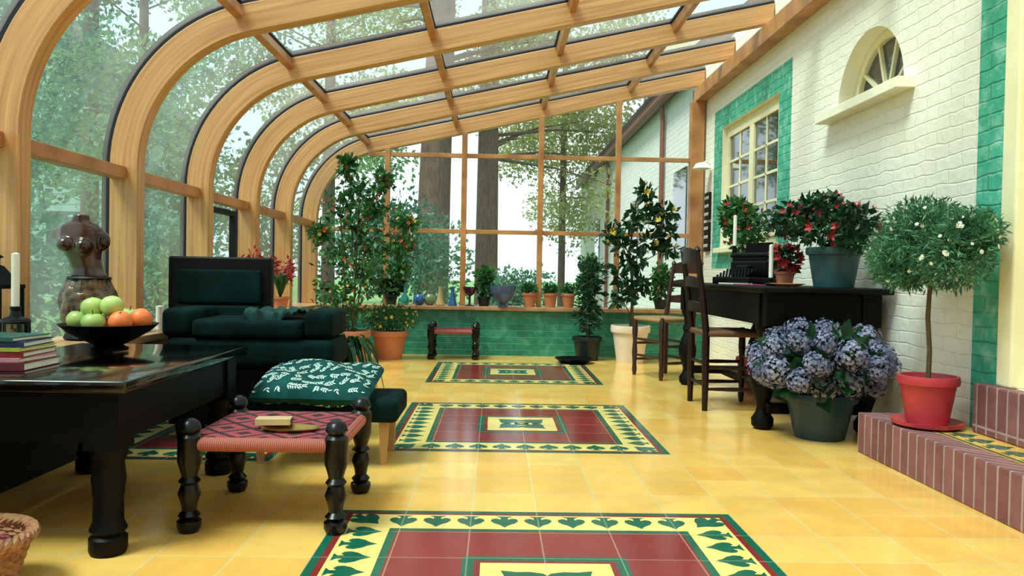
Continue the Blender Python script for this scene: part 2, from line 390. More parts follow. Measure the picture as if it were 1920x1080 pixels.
def casement():
    e=thing('window_1','cream casement window with small panes',None,(0,0,0),kind='structure')
    y0,y1,z0,z1=6.09,7.62,1.15,2.33; x=WX+.05
    mb=MB(); f=.06
    mb.box(x,x+.08,y0,y1,z0,z0+f); mb.box(x,x+.08,y0,y1,z1-f,z1); mb.box(x,x+.08,y0,y0+f,z0+f,z1-f); mb.box(x,x+.08,y1-f,y1,z0+f,z1-f)
    mb.obj('frame',['cream'],e,bevel=.004)
    ym=(y0+y1)/2
    for a,b in ((y0+f,ym-.005),(ym+.005,y1-f)):
        mb=MB(); g=.05; xx=x-.015
        za,zb=z0+f,z1-f
        mb.box(xx,xx+.05,a,b,za,za+g); mb.box(xx,xx+.05,a,b,zb-g,zb); mb.box(xx,xx+.05,a,a+g,za+g,zb-g); mb.box(xx,xx+.05,b-g,b,za+g,zb-g)
        c=(a+b)/2; mb.box(xx+.01,xx+.04,c-.012,c+.012,za+g,zb-g)
        for k in range(1,4):
            zz=za+g+(zb-za-2*g)*k/4; mb.box(xx+.01,xx+.04,a+g,b-g,zz-.012,zz+.012)
        s=mb.obj('sash',['cream'],e,bevel=.003)
        mb=MB(); mb.box(xx+.02,xx+.03,a+g-.01,b-g+.01,za+g-.01,zb-g+.01); mb.obj('glass_pane',['paneglass'],s)
    mb=MB(); mb.box(WX-.06,WX+.05,y0-.05,y1+.05,z0-.05,z0); mb.obj('sill',['cream'],e,bevel=.006)
casement()
def archwin():
    e=thing('window_2','arched fan window with cream frame and deep sill',None,(0,0,0),kind='structure')
    x=WX+.1; mb=MB(); n=24
    def ring(r0,r1,x0,x1):
        for k in range(n):
            a0,a1=math.pi*k/n,math.pi*(k+1)/n
            P=lambda r,a,xx:(xx,AC-r*math.cos(a),AZ+.0+r*math.sin(a))
            mb.poly([P(r0,a0,x0),P(r0,a1,x0),P(r1,a1,x0),P(r1,a0,x0)])
            mb.poly([P(r0,a0,x0),P(r0,a0,x1),P(r0,a1,x1),P(r0,a1,x0)])
            mb.poly([P(r1,a0,x0),P(r1,a1,x0),P(r1,a1,x1),P(r1,a0,x1)])
    ring(AR-.055,AR-.002,x,x+.06); ring(.085,.11,x+.01,x+.05)
    mb.box(x,x+.06,AC-AR+.005,AC+AR-.005,AZ+.002,AZ+.05)
    for k in range(1,5):
        a=math.pi*k/5; mt=Matrix.Translation((0,AC,AZ))@Matrix.Rotation(a,4,'X')
        mb.box(x+.01,x+.045,.1,AR-.04,-.011,.011,0,mt)
    mb.obj('frame',['cream'],e)
    mb=MB(); mb.poly([(x+.03,AC-(AR-.03)*math.cos(math.pi*k/n),AZ+.02+(AR-.04)*math.sin(math.pi*k/n)) for k in range(n+1)]); mb.obj('glass_pane',['paneglass'],e)
    mb=MB(); mb.box(WX-.1,WX+.1,AC-AR-.12,AC+AR+.12,AZ-.06,AZ); mb.obj('sill',['creamwall'],e,bevel=.005,seg=2)
archwin()
d=thing('door_1','cream panelled doorway at the top of brick steps',None,(0,0,0),kind='structure')
mb=MB(); x=WX-.03
mb.box(x,x+.1,3.22,3.32,.42,2.72); mb.box(x,x+.1,2.1,2.2,.42,2.72); mb.box(x,x+.1,2.2,3.22,2.62,2.72); mb.obj('frame',['cream'],d,bevel=.01)
mb=MB(); x=WX+.1
mb.box(x,x+.05,2.2,3.22,.42,2.62)
for z0,z1 in ((.55,1.2),(1.35,2.5)):
    mb.box(x-.012,x,2.3,2.68,z0,z1); mb.box(x-.012,x,2.76,3.14,z0,z1)
mb.obj('door_leaf',['cream'],d,bevel=.006)
mb=MB(); mb.lathe([(0.012,0),(.012,.04),(.028,.05),(.028,.07),(0,.08)],16,mt=Matrix.Translation((x,2.28,1.35))@Matrix.Rotation(-math.pi/2,4,'Y')); mb.obj('door_knob',['brass'],d,smooth=True)
mb=MB(); mb.box(-2.15,2.2,YB-.15,YB,0,3.1); tag(mb.obj('wall_back',['wallwhite']),'white painted brick back wall',None,'structure')
# ---------------- low walls + sills ----------------
mb=MB(); mb.box(-1.86,2.19,YE,YE+.28,0,.475); tag(mb.obj('wall_far',['lowgreen']),'low green painted brick wall under the gable glazing',None,'structure')
mb=MB(); mb.box(-2.15,-1.86,YB,YE+.28,0,.475); tag(mb.obj('wall_left',['lowdark']),'low near-black brick wall under curved glazing',None,'structure')
mb=MB(); mb.box(-1.8,2.19,YE-.05,YE+.3,.475,.515); tag(mb.obj('trim_1',['sill'],bevel=.006),'wooden window sill board',None,'structure')
mb=MB(); mb.box(-2.17,-1.8,YB,YE+.3,.475,.515); tag(mb.obj('trim_2',['sill'],bevel=.006),'wooden window sill board',None,'structure')
# ---------------- curved laminated ribs ----------------
SL=0.225; ang=math.atan(SL); RA=0.75; Z0=1.392
def ribpath(off,x_end=2.19,zb=.515,na=18):
    pts=[(-1.9-off,zb),(-1.9-off,1.0),(-1.9-off,Z0)]
    cx=-1.9+RA
    tot=math.pi/2-ang
    for k in range(1,na+1):
        t=tot*k/na
        pts.append((cx-(RA+off)*math.cos(t),Z0+(RA+off)*math.sin(t)))
    x0,z0=pts[-1]
    for k in range(1,5):
        xx=x0+(x_end-x0)*k/4; pts.append((xx,z0+SL*(xx-x0)))
    return pts
def sweep(mb,off0,off1,y0,y1,mi=0):
    a=ribpath(off0); b=ribpath(off1); n=len(a); vs=[]; ss=[0]
    mid=ribpath((off0+off1)/2)
    for i in range(1,n): ss.append(ss[-1]+math.dist(mid[i],mid[i-1]))
    for i in range(n):
        vs+= [(a[i][0],y0,a[i][1]),(b[i][0],y0,b[i][1]),(b[i][0],y1,b[i][1]),(a[i][0],y1,a[i][1])]
    fs=[];uv=[]
    V=[0,.15,.235,.385,.47]
    for i in range(n-1):
        for k in range(4):
            k2=(k+1)%4; fs.append([i*4+k,i*4+k2,(i+1)*4+k2,(i+1)*4+k])
            uv+= [(ss[i],V[k]),(ss[i],V[k+1]),(ss[i+1],V[k+1]),(ss[i+1],V[k])]
    fs.append([3,2,1,0]); fs.append([(n-1)*4+k for k in range(4)]); uv+= [(0,0)]*8
    mb.add(vs,fs,mi); return uv
ribY=[8.36-1.027*k for k in range(10)]
ti=3
for y in ribY:
    mb=MB(); uv=sweep(mb,0,.15,y-.085,y); o=mb.obj('trim_%d'%ti,['wood'],smooth=True,bevel=.005,seg=1); ti+=1
    ul=o.data.uv_layers.new(name='UVMap')
    for i_,q in enumerate(uv): ul.data[i_].uv=(q[0]+y*3.3,q[1]+y)
    tag(o,'curved laminated timber rib of the glass roof',None,'structure','curved timber ribs')
    mb=MB(); sweep(mb,.151,.195,y-.072,y-.013); mb.obj('gasket',['gasket'],o,smooth=True,label='black rubber glazing cap')
def slopept(xc,off):
    z=Z0+RA*math.cos(ang)+SL*(xc-(-1.9+RA*(1-math.sin(ang))))
    return (xc-off*math.sin(ang),z+off*math.cos(ang))
def bar(mb,xc,hw,o0,o1,y0,y1):
    P=[slopept(xc-hw,o0),slopept(xc+hw,o0),slopept(xc+hw,o1),slopept(xc-hw,o1)]
    vs=[(p[0],y0,p[1]) for p in P]+[(p[0],y1,p[1]) for p in P]
    mb.add(vs,[[0,1,2,3],[7,6,5,4],[0,4,5,1],[1,5,6,2],[2,6,7,3],[3,7,4,0]])
wi=3
for i in range(len(ribY)-1):
    y1=ribY[i]-.085; y0=ribY[i+1]
    e=thing('window_%d'%wi,'curved glazed roof bay between timber ribs',None,(0,0,0),kind='structure',group='curved glazed roof bays'); wi+=1
    mb=MB(); g=ribpath(.165); 
    for k in range(len(g)-1):
        mb.poly([(g[k][0],y0,g[k][1]),(g[k][0],y1,g[k][1]),(g[k+1][0],y1,g[k+1][1]),(g[k+1][0],y0,g[k+1][1])])
    mb.obj('glass_pane',['glass'],e,smooth=True)
    mb=MB(); mb.box(-2.04,-1.96,y0,y1,1.33,1.395); mb.obj('transom',['woodx'],e,bevel=.004)
    for xc in (-1.36,-.42,.5,1.42):
        mb=MB(); bar(mb,xc,.022,.08,.15,y0,y1); mb.obj('glazing_bar',['woodx'],e,bevel=.004)
        mb=MB(); bar(mb,xc,.03,.152,.17,y0,y1); mb.obj('gasket',['gasket'],e)
    if i==2:
        mb=MB(); X=-2.0
        for a in ((y0+.15,y1-.25,.86,.9),(y0+.15,y1-.25,1.26,1.3),(y0+.15,y0+.19,.9,1.26),(y1-.29,y1-.25,.9,1.26)):
            mb.box(X-.02,X+.02,*a)
        mb.obj('vent_sash',['gasket'],e,bevel=.003)
mb=MB(); mb.box(2.08,2.19,YB,8.36,2.72,2.86); tag(mb.obj('trim_%d'%ti,['woodx'],bevel=.006),'timber wall plate under the rafters',None,'structure'); ti+=1
# ---------------- gable glazing ----------------
gy=8.30
e=thing('window_%d'%wi,'timber framed glazed gable end',None,(0,0,0),kind='structure')
def inner_z(x):
    if x>=-1.9+RA*(1-math.sin(ang)): return slopept(x,0)[1]
    cx=-1.9+RA; return Z0+math.sqrt(max(0,RA**2-(x-cx)**2))
for xm in (-1.16,-.35,.46,1.28):
    mb=MB(); mb.box(xm-.028,xm+.028,gy-.06,gy,.515,inner_z(xm)+.01); mb.obj('mullion',['woodx'],e,bevel=.004)
mb=MB(); mb.box(2.04,2.18,gy-.09,gy+.02,.515,2.72); mb.obj('post',['woodx'],e,bevel=.006)
for z,xa in ((1.30,-1.9),(2.10,-1.36)):
    mb=MB(); mb.box(xa,2.04,gy-.05,gy-.01,z-.022,z+.022); mb.obj('transom',['woodx'],e,bevel=.003)
mb=MB(); pts=[(-1.9,gy-.005,.515)]+[(p[0],gy-.005,p[1]) for p in ribpath(0)[1:]]+[(2.19,gy-.005,.515)]
mb.poly(pts); mb.obj('glass_pane',['glass2'],e)
# ---------------- steps ----------------
def step(label,x0,x1,y0,y1,z0,z1,tile):
    e=thing('brick_step',label,'step',(0,0,0),group='entrance steps')
    mb=MB(); mb.box(x0,x1,y0,y1,z0,z1); mb.obj('riser',['soldier'],e,bevel=.006)
    if tile:
        mb=MB(); z=z1+.001
        rect(mb,x0+.11,x1,y0,y1-.11,z,0); rect(mb,x0+.12,x0+.135,y0,y1-.12,z+.001,1)
        rect(mb,x0+.11,x1,y1-.125,y1-.11,z+.001,1)
        k=y1-.2
        while k>y0+.1:
            leafpoly(mb,x0+.15,k,-math.pi/2,z+.001,1,1.0); k-=T/2
        mb.obj('tread',['f_yel','f_grn'],e,label='yellow tiled tread with green leaf border')
step('low red brick step with patterned tile tread',1.84,2.195,1.6,3.88,0.0,.2,True)
step('upper red brick step below the doorway',2.13,2.195,1.9,3.41,.203,.42,False)

# ---------------- furniture helpers ----------------
def rbox(name,m,parent,x0,x1,y0,y1,z0,z1,bev=.03,seg=4,label=None):
    cx,cy,cz=(x0+x1)/2,(y0+y1)/2,(z0+z1)/2
    mb=MB(); mb.box(x0-cx,x1-cx,y0-cy,y1-cy,z0-cz,z1-cz)
    return mb.obj(name,[m],parent,loc=(cx,cy,cz),bevel=bev,seg=seg,label=label)
def turned(h,r):
    return [(r*.8,0),(r*1.05,.02*h/.37),(r*1.05,.10*h),(r*.75,.12*h),(r*.95,.15*h),(r*.6,.19*h),(r*.72,.26*h),(r*1.0,.34*h),(r*.7,.42*h),(r*.95,.45*h),(r*.65,.49*h),(r*.85,.56*h),(r*1.05,.62*h),(r*1.05,.84*h),(r*.75,.87*h),(r*1.0,.91*h),(r*.8,.97*h),(r*.3,h)]
def charpoy(label,loc,s,h=.365,hy=None,group=None):
    e=thing('woven_stool',label,'stool',loc,group=group); hy=hy or s
    a=s-.03; b=hy-.03; me=None
    mb=MB(); mb.lathe(turned(h,.037),20); me=mb.mesh('leg',['blackg'],True)
    for x,y in ((-a,-b),(a,-b),(a,b),(-a,b)): part('leg',me,e,(x,y,0))
    zr=h-.085
    for (p,q) in (((-a,-b),(a,-b)),((-a,b),(a,b)),((-a,-b),(-a,b)),((a,-b),(a,b))):
        mb=MB(); mb.tube([(p[0],p[1],zr),(q[0],q[1],zr)],.024,10); mb.obj('rail',['weaver'],e,smooth=True)
    mb=MB(); n=14
    vs=[];fs=[]
    for i in range(n+1):
        for j in range(n+1):
            u=-1+2*i/n; v=-1+2*j/n
            vs.append((u*(a-.0),v*(b-.0),zr+.025-.004*(1-u*u)*(1-v*v)))
    for i in range(n):
        for j in range(n):
            k=i*(n+1)+j
            if (i in(0,n-1)) and (j in (0,n-1)): continue
            fs.append([k,k+n+1,k+n+2,k+1])
    mb.add(vs,fs); o=mb.obj('seat',['weave'],e,smooth=True)
    sm=o.modifiers.new('thick','SOLIDIFY'); sm.thickness=.01
    return e
m,nt,out=newmat('red_woven_cord'); M['weave']=m
p=N(nt,'ShaderNodeBsdfPrincipled'); nt.links.new(p.outputs[0],out.inputs[0]); p.inputs['Roughness'].default_value=.8
tcn=N(nt,'ShaderNodeTexCoord'); sx=N(nt,'ShaderNodeSeparateXYZ'); nt.links.new(tcn.outputs['Object'],sx.inputs[0])
def mth(op,a,b=None):
    q=N(nt,'ShaderNodeMath',operation=op)
    for i_,v_ in enumerate((a,b)):
        if v_ is None: continue
        if isinstance(v_,(int,float)): q.inputs[i_].default_value=v_
        else: nt.links.new(v_,q.inputs[i_])
    return q.outputs[0]
dg1=mth('PINGPONG',mth('ADD',sx.outputs[0],sx.outputs[1]),.085)
dg2=mth('PINGPONG',mth('SUBTRACT',sx.outputs[0],sx.outputs[1]),.085)
mn=mth('MINIMUM',dg1,dg2); mxx=mth('MAXIMUM',dg1,dg2)
line=mth('LESS_THAN',mn,.012); core=mth('LESS_THAN',mth('MAXIMUM',mth('SUBTRACT',.085,dg1),mth('SUBTRACT',.085,dg2)),.03); dk=mth('MAXIMUM',line,core)
wv=N(nt,'ShaderNodeTexWave'); wv.bands_direction='DIAGONAL'; wv.inputs['Scale'].default_value=45; nt.links.new(tcn.outputs['Object'],wv.inputs[0])
r1=N(nt,'ShaderNodeValToRGB'); r1.color_ramp.elements[0].color=lin((124,36,48)); r1.color_ramp.elements[1].color=lin((176,72,76)); nt.links.new(wv.outputs[0],r1.inputs[0])
mx=N(nt,'ShaderNodeMix',data_type='RGBA'); nt.links.new(dk,mx.inputs[0]); nt.links.new(r1.outputs[0],mx.inputs[6]); mx.inputs[7].default_value=lin((44,12,26))
nt.links.new(mx.outputs[2],p.inputs['Base Color'])
M['weaver']=wavemat('red_cord_wrapping',(140,66,56),(186,104,86),scale=45,dist=.5,direction='X')

charpoy('low stool with black turned legs and red woven cord seat',(-.755,2.81,0),.27,.375)
charpoy('small black legged stool with red woven seat by green wall',(-.41,7.88,0),.25,.36,.18)

def lowtable():
    e=thing('low_table','large black lacquered low table with thick turned legs','table',(-1.43,2.8,0))
    x0,x1,y0,y1=-.36,.36,-.52,.6
    rbox('table_top','black',e,x0,x1,y0,y1,.497,.535,.008,3)
    mb=MB()
    a,b,c,dd=x0+.05,x1-.05,y0+.05,y1-.05
    mb.box(a,b,c,c+.025,.34,.497); mb.box(a,b,dd-.025,dd,.34,.497); mb.box(a,a+.025,c+.025,dd-.025,.34,.497); mb.box(b-.025,b,c+.025,dd-.025,.34,.497)
    mb.obj('apron',['blackw'],e,bevel=.004)
    r=.055
    prof=[(r*.9,0),(r,.015),(r,.05),(r*.8,.06),(r*.98,.075),(r*.8,.1),(r*.78,.17),(r*.9,.23),(r*.8,.28),(r*.98,.3),(r*.98,.32)]
    mb=MB(); mb.lathe(prof,20); mb.box(-r*.95,r*.95,-r*.95,r*.95,.32,.496); me=mb.mesh('leg',['blackw'],True)
    for x,y in ((a+.04,c+.04),(b-.04,c+.04),(b-.04,dd-.04),(a+.04,dd-.04)): part('leg',me,e,(x,y,0))
lowtable()

# armchair: boxy upholstered chair
def armchair():
    e=thing('armchair','boxy dark green velvet armchair with black framed back','armchair',(-1.3,4.06,0))
    rbox('base','blackw',e,-.33,.45,-.14,.22,.08,.372,.012)
    rbox('seat_cushion','greenfab',e,-.2,.34,-.2,.22,.52,.615,.03,6)
    rbox('front_cushion','greenfab',e,-.33,.5,-.19,.22,.375,.518,.035,6)
    rbox('armrest','greenfab',e,-.36,-.205,-.17,.225,.522,.665,.035,6)
    rbox('armrest','greenfab',e,.345,.49,-.17,.225,.522,.665,.035,6)
    b=rbox('backrest','blackw',e,-.49,.07,.23,.3,.12,.93,.014)
    rbox('back_panel','greenfab',b,-.23,.23,-.06,-.02,.15,.335,.014,4)
    rbox('back_panel','greenfab',b,-.23,.23,-.065,-.02,-.02,.14,.014,4)
    for x in (-.28,.41):
        for y in (-.1,.18):
            mb=MB(); mb.lathe([(.018,0),(.028,.08)],12); mb.obj('foot',['blackw'],e,loc=(x,y,0),smooth=True)
armchair()
def cloth(label,loc,sx,sy,m,rotz=0,seed=1):
    mb=MB(); n=30; vs=[];fs=[]
    for i in range(n+1):
        for j in range(n+1):
            u=-1+2*i/n; v=-1+2*j/n
            x=u*sx*(1+.15*math.sin(3*v+seed)); y=v*sy*(1+.2*math.sin(2.5*u+seed*2))
            z=.012+.02*abs(math.sin(6*u+3*v))+.016*abs(math.sin(9*v-4*u))
            if y<-.14: z-= (-.14-y)*1.5; y=-.14-(-.14-y)*.3
            vs.append((x,y,z))
    for i in range(n):
        for j in range(n):
            k=i*(n+1)+j; fs.append([k,k+n+1,k+n+2,k+1])
    mb.add(vs,fs); o=mb.obj('throw_blanket',[m],smooth=True,loc=loc,rot=(0,0,rotz))
    sm=o.modifiers.new('t','SOLIDIFY'); sm.thickness=.006
    return tag(o,label,'blanket')
M['greenfab2']=mat('green_satin_cloth',(3,44,44),.6,var=.4,scale=14,rgb2=(8,64,60),spec=.2)
cloth('crumpled dark green cloth draped on the armchair',(-1.13,4.04,.622),.14,.18,'greenfab2',0.0)
e=thing('footstool','low footstool with dark green upholstery and pale wooden legs','footstool',(-.76,3.62,0))
rbox('cushion','greenfab',e,-.34,.34,-.19,.19,.195,.3,.03,6)
M['palewood']=mat('pale_wood',(196,150,104),.5)
for x in (-.28,.27):
    for y in (-.12,.14):
        mb=MB(); mb.lathe([(.018,0),(.03,.2)],4,mt=Matrix.Rotation(math.pi/4,4,'Z')); mb.obj('leg',['palewood'],e,loc=(x,y,0))
M['pilteal']=mat('teal_cotton',(6,66,66),.85,var=.2,scale=12,spec=.2); M['pilwhite']=mat('pale_leaf_print',(190,216,208),.8,var=.08)
def pillow(name,label,loc,w,d,h,rot):
    mb=MB(); n=24
    def S(u,v,sgn=1,off=0):
        u=max(-1,min(1,u)); v=max(-1,min(1,v))
        k=(max(0,1-abs(u)**3.2)*max(0,1-abs(v)**3.2))**.42
        px=1-.035*(1-abs(v))*abs(u)**3; py=1-.035*(1-abs(u))*abs(v)**3
        rx=1-.06*abs(u*v)**4
        return Vector((u*w*px*rx,v*d*py*rx,sgn*(h*k+off)+.012*math.sin(5*u+4*v)*k))
    for sgn in (1,-1):
        vs=[S(-1+2*i/n,-1+2*j/n,sgn) for i in range(n+1) for j in range(n+1)]; fs=[]
        for i in range(n):
            for j in range(n):
                q=i*(n+1)+j; f=[q,q+n+1,q+n+2,q+1]; fs.append(f if sgn>0 else f[::-1])
        mb.add(vs,fs)
    rng=random.Random(4)
    for sgn in (1,-1):
        for gi in range(10):
            for gj in range(7):
                cu=-.9+gi*.2+rng.uniform(-.04,.04); cv=-.88+gj*.29+rng.uniform(-.05,.05); a=rng.uniform(-.9,.9)+(.6 if gj%2 else -.6)
                for t in range(4):
                    s=(t-1.5)*.042; bu=cu+s*math.cos(a); bv=cv+s*math.sin(a)*1.45
                    for sd in (-1,1):
                        la=a+sd*rng.uniform(.5,.9); L=rng.uniform(.06,.095); W=.024
                        def uvp(l,q): return (bu+(l*math.cos(la)-q*math.sin(la)),bv+(l*math.sin(la)+q*math.cos(la))*1.45)
                        pts=[uvp(0,0),uvp(L*.4,W*.6),uvp(L,0),uvp(L*.4,-W*.6)]
                        if any(abs(x)>.97 or abs(y)>.97 for x,y in pts): continue
                        mb.poly([S(x,y,sgn,.003) for x,y in pts],1)
    o=mb.obj(name,['pilteal','pilwhite'],smooth=True,loc=loc,rot=rot); return tag(o,label,'cushion')
pillow('throw_pillow','teal cushion with white leaf print resting on footstool',(-.79,3.54,.36),.27,.2,.056,(math.radians(14),0,math.radians(-4)))

def bigtable():
    e=thing('dining_table','long dark carved wooden table against brick wall','table',(1.82,5.35,0))
    x0,x1,y0,y1=-.37,.36,-1.15,1.0
    rbox('table_top','blackw',e,x0,x1,y0,y1,.785,.82,.01,3)
    mb=MB(); a,b,c,dd=x0+.06,x1-.04,y0+.1,y1-.1
    mb.box(a,b,c,c+.03,.6,.785); mb.box(a,b,dd-.03,dd,.6,.785); mb.box(a,a+.03,c+.03,dd-.03,.6,.785); mb.box(b-.03,b,c+.03,dd-.03,.6,.785)
    mb.obj('apron',['blackw'],e,bevel=.004)
    mb=MB(); mb.box((a+b)/2-.03,(a+b)/2+.03,c+.1,dd-.1,.1,.16); mb.box(a+.04,b-.04,c+.05,c+.11,.1,.16); mb.box(a+.04,b-.04,dd-.11,dd-.05,.1,.16); mb.obj('stretcher',['blackw'],e,bevel=.006)
    r=.055
    prof=[(r*.7,0),(r*1.1,.02),(r*1.15,.06),(r*.7,.1),(r*.6,.13),(r*.8,.17),(r*1.25,.24),(r*1.3,.3),(r*.9,.37),(r*.55,.42),(r*.8,.45),(r*.5,.49),(r*.6,.54),(r*.95,.58),(r*.95,.6)]
    mb=MB(); mb.lathe(prof,20); mb.box(-r*.95,r*.95,-r*.95,r*.95,.6,.784); me=mb.mesh('leg',['blackw'],True)
    for x,y in ((a+.04,c+.14),(b-.04,c+.04),(b-.04,dd-.04),(a+.04,dd-.04)): part('leg',me,e,(x,y,0))
bigtable()
def chair(label,loc,rotz,wood,seat,h=1.0,sh=.46,w=.2,dp=.38,slats=3,group=None):
    e=thing('dining_chair',label,'chair',loc,rotz,group=group)
    def post(y):
        mb=MB(); pts=[(-.0,y,0),(0,y,sh*.5),(0,y,sh),(-.03,y,sh+.25),(-.07,y,h)]; mb.tube(pts,[.018,.023,.023,.021,.017],10)
        mb.lathe([(.016,0),(.024,.015),(.016,.03),(0,.045)],10,c=(-.07,y,h-.005)); mb.obj('leg',[wood],e,smooth=True)
    post(-w); post(w)
    for y in (-w-.01,w+.01):
        mb=MB(); mb.lathe([(.014,0),(.022,.05),(.017,.1),(.024,.2),(.017,.3),(.025,.38),(.022,sh-.0),(.014,sh+.02)],12); mb.obj('leg',[wood],e,loc=(dp,y,0),smooth=True)
    mb=MB()
    for k in range(slats):
        z=sh+.16+k*(h-sh-.2)/max(1,slats-1); t=(z-sh)/(h-sh); x=-.07*t-.004
        n=8; hh=.04 if k<slats-1 else .06
        vs=[];fs=[]
        for i in range(n+1):
            y=-w+2*w*i/n; q=(1-(y/w)**2); xx=x-.02*q; top=hh*(.7+.5*q)
            vs+=[(xx-.007,y,z-hh*.6),(xx+.007,y,z-hh*.6),(xx+.007,y,z+top),(xx-.007,y,z+top)]
        for i in range(n):
            for k2 in range(4):
                fs.append([i*4+k2,i*4+(k2+1)%4,(i+1)*4+(k2+1)%4,(i+1)*4+k2])
        mb.add(vs,fs)
    mb.obj('backrest',[wood],e,smooth=True)
    for z in (.14,.28):
        for P,Q in (((0,-w,z),(dp,-w-.01,z)),((0,w,z),(dp,w+.01,z)),((dp,-w,z+.04),(dp,w,z+.04)),((0,-w,z+.02),(0,w,z+.02))):
            mb=MB(); mb.tube([P,((P[0]+Q[0])/2,(P[1]+Q[1])/2,P[2]),Q],[.009,.014,.009],8); mb.obj('rung',[wood],e,smooth=True)
    rbox('seat',seat,e,-.015,dp+.02,-w-.02,w+.02,sh-.02,sh+.018,.015,3)
    return e
chair('dark carved wooden chair with woven rush seat',(1.37,5.2,0),0,'brownw','rushd',1.03,.5,.19,.36,3)
M['strawwood']=mat('worn_reddish_wood',(58,28,21),.45,var=.25,scale=15)
chair('reddish wooden chair with pale rush seat',(1.6,6.72,0),math.radians(203),'strawwood','rush',.97,.5,.19,.32,3)

# ---------------- pots and plants ----------------
def pot_part(e,rt,rb,h,m,saucer=None,z0=0.0):
    mb=MB(); mb.lathe([(rb,z0),(rb+(rt-rb)*.55,z0+h*.5),(rt*.97,z0+h*.8),(rt*1.07,z0+h*.82),(rt*1.1,z0+h*.9),(rt*1.07,z0+h),(rt*.97,z0+h),(rt*.93,z0+h*.9),(rt*.9,z0+h*.86)],36)
    mb.obj('pot',[m],e,smooth=True)
    mb=MB(); mb.lathe([(rt*.905,z0+h*.84),(rt*.905,z0+h*.875),(rt*.4,z0+h*.9),(0.0001,z0+h*.9)],24); mb.obj('soil',['soil'],e)
def potted(name,label,cat,loc,rt,rb,h,m,z0=0.0):
    e=thing(name,label,cat,loc); pot_part(e,rt,rb,h,m,z0=z0); return e
def petalmesh(name,m,r,np=5,center=None,cup=.3):
    mb=MB()
    for k in range(np):
        a=2*math.pi*k/np; ca,sa=math.cos(a),math.sin(a); w=r*math.pi/np*.9
        P=lambda u,v,z:(u*ca-v*sa,u*sa+v*ca,z)
        mb.add([P(0,0,0),P(r*.6,-w/1.6,cup*r*.5),P(r,-w*.3,cup*r),P(r,w*.3,cup*r),P(r*.6,w/1.6,cup*r*.5)],[[0,1,2,3,4]],0)
    mats=[m]
    if center: mb.ell((0,0,r*.08),(r*.28,r*.28,r*.15),8,5,1); mats.append(center)
    return mb.mesh(name,mats)
FR=petalmesh('flower','redfl',.026,cup=.9); FO=petalmesh('flower','orfl',.022,cup=1.2); FYl=petalmesh('flower','yelfl',.024,cup=1.1)
FD=petalmesh('flower','whfl',.0095,8,'yelfl',.05)
def flowers(e,me,blobs,n,rng,shell=(.85,1.08),sc=(.7,1.3),name='flower'):
    for i in range(n):
        c,r=blobs[rng.randrange(len(blobs))]
        d=Vector((rng.gauss(0,1),rng.gauss(0,1)-.5,rng.gauss(0,1)+.2)).normalized(); k=rng.uniform(*shell)
        p=(c[0]+d.x*r[0]*k,c[1]+d.y*r[1]*k,c[2]+d.z*r[2]*k)
        q=d.to_track_quat('Z','Y').to_euler()
        part(name,me,e,p,q,rng.uniform(*sc))
def foliage(e,blobs,n,L,W,m,seed,base=(0,0,.2),stemr=.006,shell=.45):
    rng=random.Random(seed); mb=MB(); mb.cloud(blobs,n,L,W,rng,0,shell); mb.obj('foliage',[m],e)
    mb=MB()
    for c,r in blobs[:14]:
        b=Vector(base); c=Vector(c); mid=(b+c)/2+Vector((rng.uniform(-.03,.03),rng.uniform(-.03,.03),.03))
        mb.tube([b,mid,c],[stemr*1.3,stemr,stemr*.6],6)
    mb.obj('stem',['stem'],e,smooth=True)
# hydrangea
e=potted('potted_hydrangea','dusky blue hydrangea bush in slate blue pot on the floor','plant',(1.79,4.22,0),.18,.13,.25,'greypot')
rng=random.Random(5)
mb=MB(); mb.cloud([((0,0,.4),(.31,.3,.17))],620,.11,.07,rng,0,.5); mb.obj('foliage',['lf_dark'],e)
mb=MB()
for k in range(8):
    a=k*.8; mb.tube([(0,0,.22),(.1*math.cos(a),.1*math.sin(a),.33),(.25*math.cos(a),.25*math.sin(a),.42)],.006,6)
mb.obj('stem',['stem'],e)
def headmesh(seed,sx,sz):
    rng=random.Random(seed); mb=MB()
    for k in range(330):
        d=Vector((rng.gauss(0,1),rng.gauss(0,1),rng.gauss(0,1))).normalized(); p=d*.08*rng.uniform(.68,1.14); p.x*=sx; p.z*=sz
        a=d.orthogonal().normalized(); b=d.cross(a); t=rng.random()*6; a2=a*math.cos(t)+b*math.sin(t); b2=d.cross(a2)
        for q in (a2,b2,-a2,-b2):
            sd=d.cross(q); mb.leaf(p,(q+d*rng.uniform(-.3,.5)).normalized(),sd,.0125,.012,0,.001)
    mb.ell((0,0,0),(.05*sx,.05,.045*sz),12,8,1)
    return mb.mesh('flower_head',['hyd','lf_dark'])
HMs=[headmesh(1,1,.8),headmesh(2,1.2,.85),headmesh(3,.85,1)]
hp=[]
tries=0
while len(hp)<27 and tries<6000:
    tries+=1
    d=Vector((rng.gauss(0,1),rng.gauss(0,1)-.6,rng.gauss(0,.7)-.05)).normalized()
    k=rng.uniform(.9,1.08)
    p=Vector((d.x*.335*k,d.y*.3*k,.42+d.z*.17*k))
    if all((p-q).length>.122 for q in hp): hp.append(p)
for k,p in enumerate(hp): part('flower_head',HMs[k%3],e,p,(rng.random()*.8,rng.random()*.8,rng.random()*3),rng.uniform(.75,1.15))
